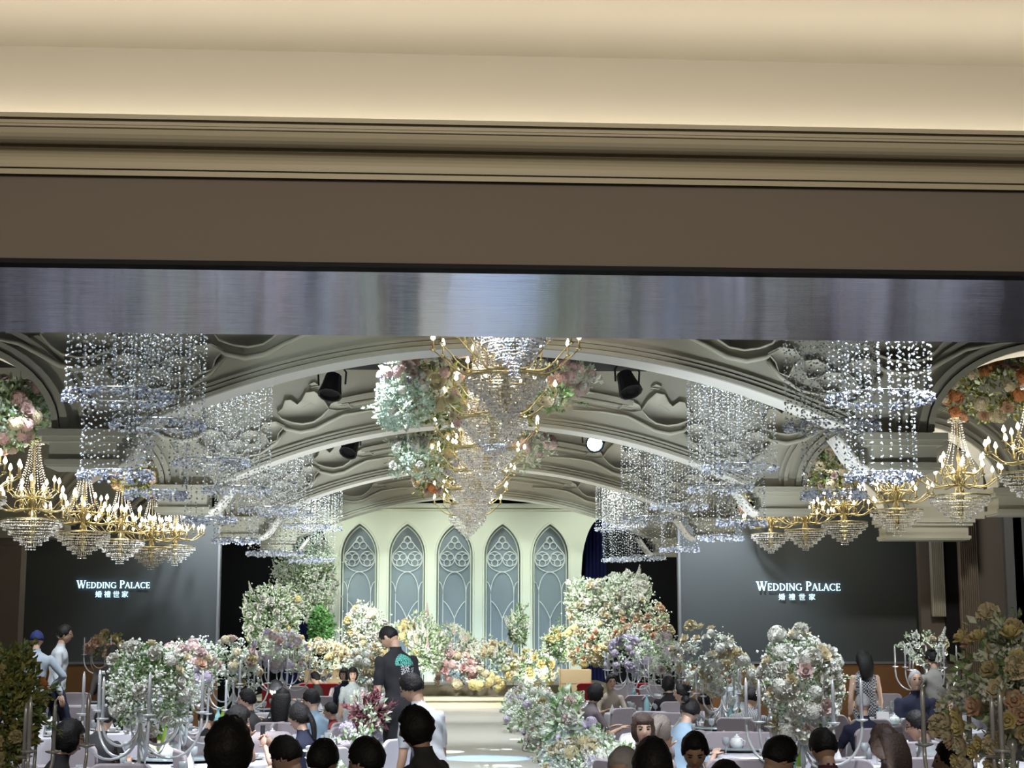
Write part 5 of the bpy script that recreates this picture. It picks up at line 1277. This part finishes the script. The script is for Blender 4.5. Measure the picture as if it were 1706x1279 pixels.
def remesh(mb, vox):
    me = mb.mesh('tmp', ['skin']); o = bpy.data.objects.new('tmp', me); C.objects.link(o)
    md = o.modifiers.new('r', 'REMESH'); md.mode = 'VOXEL'; md.voxel_size = vox
    sm = o.modifiers.new('s', 'SMOOTH'); sm.iterations = 5; sm.factor = .6
    ev = o.evaluated_get(bpy.context.evaluated_depsgraph_get()); m2 = ev.to_mesh()
    co = np.empty(len(m2.vertices) * 3, np.float32); m2.vertices.foreach_get('co', co)
    n = len(m2.polygons); ls = np.empty(n, np.int32); lt = np.empty(n, np.int32); m2.polygons.foreach_get('loop_start', ls); m2.polygons.foreach_get('loop_total', lt)
    li = np.empty(len(m2.loops), np.int32); m2.loops.foreach_get('vertex_index', li)
    Q = li[ls[lt == 4][:, None] + np.arange(4)]
    ev.to_mesh_clear(); C.objects.unlink(o); bpy.data.objects.remove(o)
    return co.reshape(-1, 3).astype(float), Q
def seg_dist(P, a, b_):
    a, b_ = np.array(a), np.array(b_); v = b_ - a; t = np.clip(((P - a) @ v) / (v @ v), 0, 1); return np.linalg.norm(P - a - t[:, None] * v, axis=1)
people_n = 0
def person(x, ytop, label, D=None, yaw=0, pose='sit', hair='short', hairc='hairblack', top='black', bottom='black', skin='skin', lean=8, hyaw=0, hpitch=8, hroll=0,
           arms=('table', 'table'), female=False, glasses=False, sleeve='short', child=False, base=0.0, k=None, extra=None, vox=.021, seat_chair=True, chair_yaw=None, cov='chair'):
    """yaw 0 = back to the camera, 90 = facing the left of the picture, 180 = facing the camera"""
    global people_n; people_n += 1
    rs = np.random.RandomState(people_n)
    nom = (1.30 if pose == 'sit' else 1.72) * (.84 if child else .95 if female and pose != 'sit' else 1)
    # lowered head when leaning
    if D is None: D = 2700 * (CAM_H - base - nom) / (ytop - 1060)
    p = at(x, ytop, D); htop = p.z - base
    hip_z = .54 if pose == 'sit' else .90
    sc_ = k if k else (htop / (1.30 if pose == 'sit' else 1.72))
    H = math.radians(lean)
    def sp(up, fwd=0): return Vector((0, math.sin(H) * up + math.cos(H) * fwd, hip_z + math.cos(H) * up - math.sin(H) * fwd))
    W_ = .88 if female else 1.0
    mb = MB()
    def ell_ring(c, rx, ry, tilt=H, n=16):
        c = Vector(c); return [(c.x + rx * math.cos(a), c.y + ry * math.sin(a) * math.cos(tilt), c.z - ry * math.sin(a) * math.sin(tilt)) for a in np.arange(n) * 2 * PI / n]
    def loft(rings):
        n = len(rings[0]); V = [q for r in rings for q in r]
        F = [(i * n + j, i * n + (j + 1) % n, (i + 1) * n + (j + 1) % n, (i + 1) * n + j) for i in range(len(rings) - 1) for j in range(n)]
        F += [tuple(range(n))[::-1], tuple(range((len(rings) - 1) * n, len(rings) * n))]; mb.add(V, F)
    loft([ell_ring(sp(-.10), .12 * W_, .09), ell_ring(sp(-.04), .168, .115), ell_ring(sp(.05), .165 * (1.0 if female else .97), .115), ell_ring(sp(.17), .140 * W_, .100), ell_ring(sp(.30), .160 * W_, .112), ell_ring(sp(.40), .182 * W_, .112), ell_ring(sp(.46), .188 * W_, .092), ell_ring(sp(.505), .13 * W_, .068), ell_ring(sp(.54), .062, .058)])
    neck0 = sp(.52); neck1 = sp(.605, .015)
    mb.tube([tuple(neck0 - Vector((0, 0, .03))), tuple(neck1), tuple(neck1 + Vector((0, .01, .05)))], [.058, .053, .052], 12)
    segs = {'torso': [(sp(0), sp(.46))], 'neck': [(neck0 + Vector((0, 0, .02)), neck1 + Vector((0, 0, .05)))]}
    # legs
    knees = []; feet = []
    for s in (-1, 1):
        hip = Vector((s * .085, 0, hip_z))
        if pose == 'sit': kn = Vector((s * .13, .42, .50)); an = Vector((s * .13, .42, .09)); 
        elif pose == 'walk': kn = Vector((s * .09, .10 * s + .05, .48)); an = Vector((s * .09, .16 * s - .02, .09))
        else: kn = Vector((s * .095, .02, .48)); an = Vector((s * .10, -.01, .09))
        mb.tube([tuple(hip), tuple(hip.lerp(kn, .4)), tuple(kn), ], [.092, .085, .060], 12); mb.ball(kn, .060, 10, 8)
        mb.tube([tuple(kn), tuple(kn.lerp(an, .3)), tuple(an)], [.058, .055, .036], 12)
        segs.setdefault('leg', []).extend([(hip, kn), (kn, an)]); feet.append(an)
    # arms
    hands = []
    for i, s in enumerate((-1, 1)):
        sh = sp(.440, 0) + Vector((s * .198 * W_, 0, 0)); a = arms[i]; L1, L2 = .29, .25
        fw = Vector((0, 1, 0))
        if a == 'down': tgt = sh + Vector((s * .05, .05, -.53)); pole = (s * .3, -1, 0)
        elif a == 'table': tgt = Vector((s * .16, .40, hip_z + .26)); pole = (s * .5, -.4, -1)
        elif a == 'lap': tgt = Vector((s * .09, .30, hip_z + .12)); pole = (s * .45, -.8, -.5)
        elif a == 'face': tgt = sp(.60, .17) + Vector((s * .05, 0, 0)); pole = (s * .7, .2, -1)
        elif a == 'phone': tgt = sp(.50, .38) + Vector((s * .06, 0, 0)); pole = (s * .5, 0, -1)
        elif a == 'up': tgt = sp(.66, .30) + Vector((s * .10, 0, 0)); pole = (s * .8, .2, -1)
        elif a == 'hip': tgt = Vector((s * .22, .16, hip_z + .08)); pole = (s * 1.6, -.8, 0)
        elif a == 'out': tgt = sh + Vector((s * .22, .20, -.42)); pole = (s, -1, 0)
        el, hd = ik(sh, tgt, L1, L2, pole)
        mb.ball(sh, (.053 * W_, .053, .053), 10, 8)
        mb.tube([tuple(sh), tuple(sh.lerp(el, .45)), tuple(el)], [.051 * W_, .048 * W_, .039], 12); mb.ball(el, .040, 9, 7)
        mb.tube([tuple(el), tuple(el.lerp(hd, .3)), tuple(hd)], [.040, .038, .026], 12)
        segs.setdefault('uarm', []).append((sh, el)); segs.setdefault('farm', []).append((el, hd)); hands.append((hd, (hd - el).normalized(), s, a))
    V, Q = remesh(mb, vox)
    cen = V[Q].mean(1)
    dist = {kk: np.min([seg_dist(cen, a, b_) for a, b_ in vv], axis=0) for kk, vv in segs.items()}
    dist['torso'] = dist['torso'] - .09; dist['leg'] = dist['leg'] - .03
    keys = list(dist); lab = np.argmin(np.stack([dist[q] for q in keys]), axis=0); lab = np.array(keys)[lab]
    lab[cen[:, 2] < (hip_z - .06 if pose != 'sit' else hip_z - .0)] = np.where(np.isin(lab[cen[:, 2] < (hip_z - .06 if pose != 'sit' else hip_z - .0)], ['uarm', 'farm']), lab[cen[:, 2] < (hip_z - .06 if pose != 'sit' else hip_z - .0)], 'leg')
    # assemble the body: remeshed trunk and limbs, head, hands, all one mesh
    body = MB(); body.add(V, Q, 0)
    Rh = Euler((math.radians(-hpitch), math.radians(hroll), math.radians(hyaw)), 'XYZ').to_matrix()
    hc = neck1 + Vector((0, .012, .028)) + Rh @ Vector((0, .012, .070))
    Rn = np.array(Rh); hcn = np.array(hc)
    body.add(head_pts(HD) @ Rn.T + hcn, HF, 0)
    def hp(v): return np.array(v) @ Rn.T + hcn
    for s in (-1, 1):
        body.ball(hp((s * .076, -.005, -.005)), (.010, .020, .032), 8, 6, 0, Rn)
        body.ball(hp((s * .030, .083, .012)), (.013, .006, .006), 8, 6, 1, Rn)
        body.tube([tuple(hp((s * .014, .090, .030))), tuple(hp((s * .032, .091, .035))), tuple(hp((s * .048, .080, .031)))], .0032, 5, 1)
    body.ball(hp((0, .088, -.058)), (.022, .008, .006), 8, 6, 2, Rn)
    for hd, d, s, a in hands:
        pn = {'down': (-s, 0, 0), 'hip': (-s, 0, 0), 'out': (-s, 0, 0), 'phone': (-s * .6, .2, .3), 'up': (-s, .2, 0), 'face': (-s, -.4, 0)}.get(a, (0, 0, -1))
        hand_geo(body, hd, d, pn, {'phone': 1.0, 'face': .6, 'table': .35, 'down': .45}.get(a, .5), s, 0)
    t = thing('person', label, 'person', (p.x, D, base), math.radians(yaw), None)
    # the seat or standing point sits under the head, so shift back by the lean
    off = Rh @ Vector((0, 0, .1)); fwd = hc.y * sc_; ca, sa = math.cos(math.radians(yaw)), math.sin(math.radians(yaw))
    t.location = (p.x + sa * fwd, D - ca * fwd, base)
    t.scale = (sc_, sc_, sc_)
    top_z = hc.z + .125
    if k is None:
        t.scale = (htop / top_z,) * 3 if pose != 'sit' else (min(1.18, max(.8, htop / top_z)),) * 3
    ss = t.scale[0]
    t.location = (p.x + sa * hc.y * ss, D - ca * hc.y * ss, base)
    body.build('body', [skin, 'eye', 'lip'], t, True)
    # clothing: shells standing off the body
    def shell(faces, d, name, mname):
        if not faces.any(): return
        q = Q[faces]; idx, inv = np.unique(q.ravel(), return_inverse=True); Vv = V[idx]
        nrm = np.zeros_like(V); fn = np.cross(V[Q[:, 1]] - V[Q[:, 0]], V[Q[:, 2]] - V[Q[:, 0]])
        for j in range(4): np.add.at(nrm, Q[:, j], fn)
        nrm /= np.linalg.norm(nrm, axis=1)[:, None] + 1e-9
        wob = .004 * np.sin(Vv[:, 2] * 38 + Vv[:, 0] * 25) + .003 * np.sin(Vv[:, 1] * 47 + Vv[:, 2] * 21)
        s2 = MB(); s2.add(Vv + nrm[idx] * (d + wob)[:, None], inv.reshape(q.shape)); return s2.build(name, [mname], t, True)
    tcol, bcol = CL[top], CL[bottom]
    up = (lab == 'torso') | (lab == 'uarm') | ((lab == 'farm') if sleeve == 'long' else np.zeros(len(lab), bool))
    if sleeve == 'none': up = lab == 'torso'
    if sleeve == 'short':      # stop a little above the elbow
        for (sh, el) in segs['uarm']:
            v = np.array(el - sh); tt = ((cen - np.array(sh)) @ v) / (v @ v); up &= ~((lab == 'uarm') & (tt > .80) & (seg_dist(cen, sh, el) < .09))
    shell(up, .009, 'shirt', tcol)
    shell(lab == 'leg', .009, 'trousers', bcol)
    hm = MB(); hm.add(hair_shell(hair, rs) @ Rn.T + hcn, HF)
    if hair in ('long', 'pony'):
        c0 = hp((0, -.040, .05)); wd = .100 if hair == 'long' else .035; L = .36 if hair == 'long' else .30
        rings = []
        for q in np.linspace(0, 1, 8):
            cc = np.array([c0[0] * (1 - q * .3), c0[1] - .028 - .025 * math.sin(q * 3) - .03 * min(1, q * 3), c0[2] + .02 - L * q]); wx = wd * (1 + .15 * math.sin(q * 3)) * (1 - .35 * q ** 3)
            cc[1] -= .03 * q + (.03 if lean < 15 else 0) * q
            rings.append([(cc[0] + wx * math.cos(a), cc[1] + (.055 if hair == 'long' else .03) * (1 - .4 * q) * math.sin(a), cc[2]) for a in np.arange(12) * PI / 6])
        Vh = [v for r in rings for v in r]; Fh = [(i * 12 + j, i * 12 + (j + 1) % 12, (i + 1) * 12 + (j + 1) % 12, (i + 1) * 12 + j) for i in range(7) for j in range(12)] + [tuple(range(12))[::-1], tuple(range(84, 96))]
        hm.add(Vh, Fh)
    if hair == 'bun': hm.ball(hp((0, -.105, .075)), (.045, .045, .042), 12, 8)
    hm.build('cap' if hair == 'cap' else 'hair', [hairc], t, True)
    if glasses:
        g = MB()
        for s in (-1, 1):
            g.tube([tuple(hp((s * .031 + .020 * math.cos(a), .099, .010 + .016 * math.sin(a)))) for a in np.linspace(0, 2 * PI, 13)], .0022, 4, 0, False)
            g.tube([tuple(hp((s * .052, .097, .014))), tuple(hp((s * .078, .04, .012))), tuple(hp((s * .080, -.01, .006)))], .0022, 4)
        g.tube([tuple(hp((-.012, .1, .014))), tuple(hp((.012, .1, .014)))], .0022, 4); g.build('glasses', ['specs'], t)
    if extra == 'phone':
        hd, d, s, a = hands[1 if arms[1] == 'phone' else 0]
        q = hd + d * .08; ph = MB(); ph.box((0, 0, 0), (.072, .009, .15)); o = ph.build('mobile_phone', ['phone'])
        tag(o, 'dark mobile phone held up by the woman in navy', 'phone')
        o.matrix_world = Matrix.Translation(t.location) @ Matrix.Rotation(math.radians(yaw), 4, 'Z') @ Matrix.Translation(q * ss + Vector((0, .02, .04)))
    if extra == 'watch':
        hd, d, s, a = hands[0]; wa = MB(); wa.tube([tuple(hd - d * .03), tuple(hd - d * .01)], .033, 12); wa.build('wristband', ['phone'], t, True)
    if pose == 'sit' and seat_chair:
        cy_ = chair_yaw if chair_yaw is not None else yaw
        cr = math.radians(yaw); lx, ly = t.location.x, t.location.y
        ct = thing('banquet_chair', 'banquet chair under the %s' % (label.replace('person ', 'person, ') if False else 'seated ' + label.replace('seated ', '')), 'chair', (lx + 0.0, ly, base), math.radians(cy_), 'banquet chairs around the guest tables')
        w_ = ct['label'].split(); ct['label'] = ' '.join(w_[:16])
        for nm, me in CH[cov].items(): link(nm, me, ct)
        for sx in (-1, 1):
            for sy in (-1, 1): link('leg', leg_me, ct, (sx * .18, sy * .18, 0))
    return t

# ---- left side
person(62, 1051, 'man in a light blue-grey shirt and dark cap, back turned, by the left wall', 21.6, 8, 'stand', 'cap', 'capblue', 'bluegrey', 'navy', lean=6, arms=('hip', 'hip'), sleeve='long', base=.32)
person(108, 1041, 'man in a white shirt and glasses walking past the left screen', 22.2, -80, 'walk', 'short', 'hairblack', 'white', 'navy', lean=3, hpitch=4, arms=('down', 'down'), glasses=True, sleeve='long', base=.32)
person(22, 1088, 'dark-clothed person standing at the far left edge of the hall', 24.5, -20, 'stand', 'short', 'hairblack', 'black', 'black', base=0)
person(189, 1075, 'person in black standing behind the green and white bouquet', 23.5, 10, 'stand', 'short', 'hairblack', 'black', 'black', sleeve='long')
person(298, 1060, 'dark-haired person whose head shows above the coral bouquet', 25.5, 30, 'stand', 'short', 'hairblack', 'black', 'black', base=0, sleeve='long')
person(116, 1200, 'woman in black with glasses and dark hair, seated in profile', None, -62, 'sit', 'bob', 'hairblack', 'black', 'black', 'skinpale', 10, -10, 10, arms=('table', 'table'), female=True, glasses=True, sleeve='long')
person(175, 1176, 'person in black seated behind the near candelabra arms', 15.2, -20, 'sit', 'short', 'hairblack', 'black', 'black', lean=16, hpitch=18, sleeve='long')
person(344, 1176, 'person in dark clothes seated right of the coral bouquet', 16.2, 10, 'sit', 'short', 'hairblack', 'black', 'black', lean=12, hpitch=16, sleeve='long')
person(412, 1148, 'seated dark-haired man turning his face to the left', None, 75, 'sit', 'short', 'hairblack', 'dgrey', 'black', 'skinpale', 6, 15, 4, arms=('table', 'table'))
person(471, 1147, 'woman with long straight black hair, back turned', None, -5, 'sit', 'long', 'hairblack', 'black', 'black', lean=5, arms=('table', 'table'), female=True, sleeve='long')
person(396, 1176, 'person in black raising a hand to the face', None, -70, 'sit', 'bob', 'hairblack', 'black', 'black', 'skinpale', 14, 0, 14, arms=('face', 'table'), female=True, sleeve='none')
person(499, 1171, 'woman in navy with a ponytail holding up a phone', None, 68, 'sit', 'pony', 'hairblack', 'navy', 'navy', 'skinpale', 8, 0, 8, arms=('phone', 'phone'), female=True, sleeve='short', extra='phone')
person(519, 1148, 'man in a pale blue shirt facing left at the far table', None, 66, 'sit', 'short', 'hairblack', 'light', 'navy', 'skinpale', 6, 0, 8)
person(551, 1170, 'boy in a red shirt in profile', None, 80, 'sit', 'short', 'hairblack', 'red', 'black', 'skinpale', 4, 0, 6, child=True, arms=('lap', 'lap'))
person(460, 1133, 'dark-haired person reaching across the far left table', None, 70, 'sit', 'short', 'hairblack', 'black', 'black', 'skinpale', 14, 0, 14, arms=('table', 'table'))
person(525, 1119, 'man before the red chairs, facing left', 30.5, 80, 'sit', 'short', 'hairblack', 'dgrey', 'black', 'skinpale', 4, 0, 4)
person(588, 1112, 'woman facing the camera in a white and blue lace dress', 24.5, 185, 'stand', 'bob', 'hairblack', 'lace', 'lace', 'skinpale', 4, 0, 4, arms=('down', 'down'), female=True, sleeve='short')
person(574, 1113, 'person in navy beside the woman in lace', 26.0, 165, 'stand', 'bob', 'hairblack', 'navy', 'navy', 'skinpale', 4, -10, 4, arms=('down', 'down'), female=True, sleeve='long')
person(382, 1204, 'person with big dark hair seen from behind, nearest on the left', 7.6, -4, 'sit', 'bob', 'hairblack', 'black', 'black', lean=6, hpitch=2, arms=('lap', 'lap'), sleeve='long', k=1.12, female=False)
person(478, 1226, 'person in a rust-brown sweater bending forward', 10.6, 70, 'sit', 'short', 'hairblack', 'rust', 'black', 'skinpale', 34, 0, 26, arms=('table', 'table'), sleeve='long')
person(539, 1232, 'person with short black hair between two pale chairs', 9.6, -40, 'sit', 'short', 'hairblack', 'black', 'black', 'skinpale', 6, 0, 6, arms=('table', 'table'))
person(612, 1229, 'boy with cropped dark hair at the lower edge, turned left', 8.9, 50, 'sit', 'short', 'hairblack', 'black', 'black', 'skin', 4, 10, 8, arms=('lap', 'lap'))
# ---- on the runway
person(652, 1041, 'tall man in a black T-shirt with a teal and white back print looking down', 16.6, 38, 'stand', 'buzz', 'hairblack', 'tee', 'black', 'skin', 8, 26, 40, arms=('down', 'down'), sleeve='short', base=.3, extra='watch', vox=.016)
person(689, 1121, 'man in a white T-shirt with cropped hair looking down to the left', 13.0, 48, 'stand', 'short', 'hairblack', 'white', 'black', 'skin', 14, 24, 26, arms=('down', 'down'), vox=.018, sleeve='short')
person(694, 1178, 'woman with a dark bob in a grey top, nearest at the centre', 8.9, 58, 'stand', 'bob', 'hairblack', 'dgrey', 'black', 'skin', 8, 10, 12, arms=('down', 'down'), female=True, sleeve='long', vox=.018)
# ---- right side
person(1018, 1123, 'short-haired woman in a beige top facing the camera', None, 190, 'sit', 'short', 'hairblack', 'beige', 'black', 'skinpale', 4, 0, 4, female=True)
person(992, 1139, 'person in dark clothes in profile by the runway flowers', None, -70, 'sit', 'bob', 'hairblack', 'pattern', 'black', 'skin', 6, 0, 12)
person(1070, 1189, 'woman with a fringe and dark patterned blouse facing the camera', 12.6, 170, 'sit', 'bob', 'hairbrown', 'pattern', 'black', 'skinpale', 4, 12, 2, female=True, arms=('lap', 'lap'))
person(1098, 1192, 'woman with long ash-brown hair leaning her head on her arm', 12.9, -60, 'sit', 'long', 'hairash', 'beige', 'black', 'skin', 14, 0, 10, female=True, arms=('face', 'table'), sleeve='none')
person(1040, 1245, 'grey-haired person at the lower edge', 8.6, 150, 'sit', 'short', 'hairgrey', 'dgrey', 'black', 'skin', 4, 0, 14, arms=('lap', 'lap'))
person(1087, 1233, 'person with round black hair in front of the woman with a fringe', 7.6, 0, 'sit', 'short', 'hairblack', 'black', 'black', lean=4, hpitch=4, arms=('lap', 'lap'), sleeve='long', k=1.05)
person(1157, 1218, 'man in a pale grey T-shirt looking down towards the camera', None, 172, 'sit', 'short', 'hairblack', 'white', 'navy', 'skin', 10, 0, 30, arms=('table', 'table'))
person(1136, 1139, 'dark-haired woman in profile right of the mauve bouquet pole', None, 75, 'sit', 'bun', 'hairblack', 'greybeige', 'black', 'skinpale', 4, 0, 2, female=True)
person(1149, 1163, 'woman with a dark bun and blue patterned top bending right', None, -50, 'sit', 'bun', 'hairblack', 'light', 'navy', 'skinpale', 16, 0, 26, female=True)
person(1113, 1127, 'dark-haired guest behind the mauve bouquet pole', None, 10, 'sit', 'bob', 'hairblack', 'black', 'black', 'skinpale', 4)
person(1174, 1156, 'small guest leaning in under the cream roses', 20.6, 70, 'sit', 'short', 'hairblack', 'beige', 'black', 'skinpale', 12, 0, 18)
person(1222, 1110, 'person in khaki trousers standing behind the cream rose bouquet', 23.6, 20, 'stand', 'short', 'hairblack', 'white', 'khaki', 'skin', 4, arms=('down', 'down'))
person(1252, 1146, 'person in a grey striped shirt bending over the table', 19.6, -30, 'sit', 'short', 'hairblack', 'stripe', 'black', 'skin', 24, 0, 20, sleeve='long')
person(1297, 1226, 'man in a navy T-shirt bending over, right profile', None, -68, 'sit', 'short', 'hairblack', 'navy', 'black', 'skinpale', 26, 0, 30, vox=.018)
person(1371, 1213, 'person in a maroon shirt seen from behind, head bowed', None, 10, 'sit', 'short', 'hairblack', 'maroon', 'black', 'skin', 22, 0, 26)
person(1210, 1268, 'dark-haired person at the very bottom left of the man in navy', 7.9, 20, 'sit', 'short', 'hairblack', 'black', 'black', 'skin', 8, 0, 10, seat_chair=True)
person(1437, 1083, 'long-haired woman in a small checked sleeveless dress, back turned', 22.6, 4, 'stand', 'long', 'hairblack', 'check', 'check', 'skinpale', 3, arms=('down', 'down'), female=True, sleeve='none')
person(1436, 1154, 'grey-haired man in dark navy seen from behind', None, 8, 'sit', 'balding', 'hairgrey', 'navy', 'black', 'skin', 4, 0, 2)
person(1552, 1082, 'man in a grey-beige short-sleeved shirt standing, back turned', 22.4, 22, 'stand', 'short', 'hairblack', 'greybeige', 'greybeige', 'skin', 3, 10, 8, arms=('out', 'down'), sleeve='short')
person(1525, 1132, 'old man in a navy polo facing the camera', 20.9, 172, 'sit', 'balding', 'hairgrey', 'navy', 'black', 'skin', 2, 6, 0, k=1.08, arms=('lap', 'lap'), vox=.018)
person(1529, 1184, 'man with glasses in a grey shirt in left profile', None, 76, 'sit', 'short', 'hairblack', 'grey', 'black', 'skin', 8, 0, 12, glasses=True, vox=.018)
person(1473, 1208, 'brown-haired woman seen from behind in a plaid top', None, 24, 'sit', 'long', 'hairbrown', 'pattern', 'black', 'skinpale', 10, 10, 10, female=True, vox=.018)
person(1584, 1234, 'man at the lower right edge, left profile by the yellow roses', 9.4, 70, 'sit', 'short', 'hairblack', 'dgrey', 'black', 'skin', 4, 0, 4, vox=.018)
print('people', people_n)
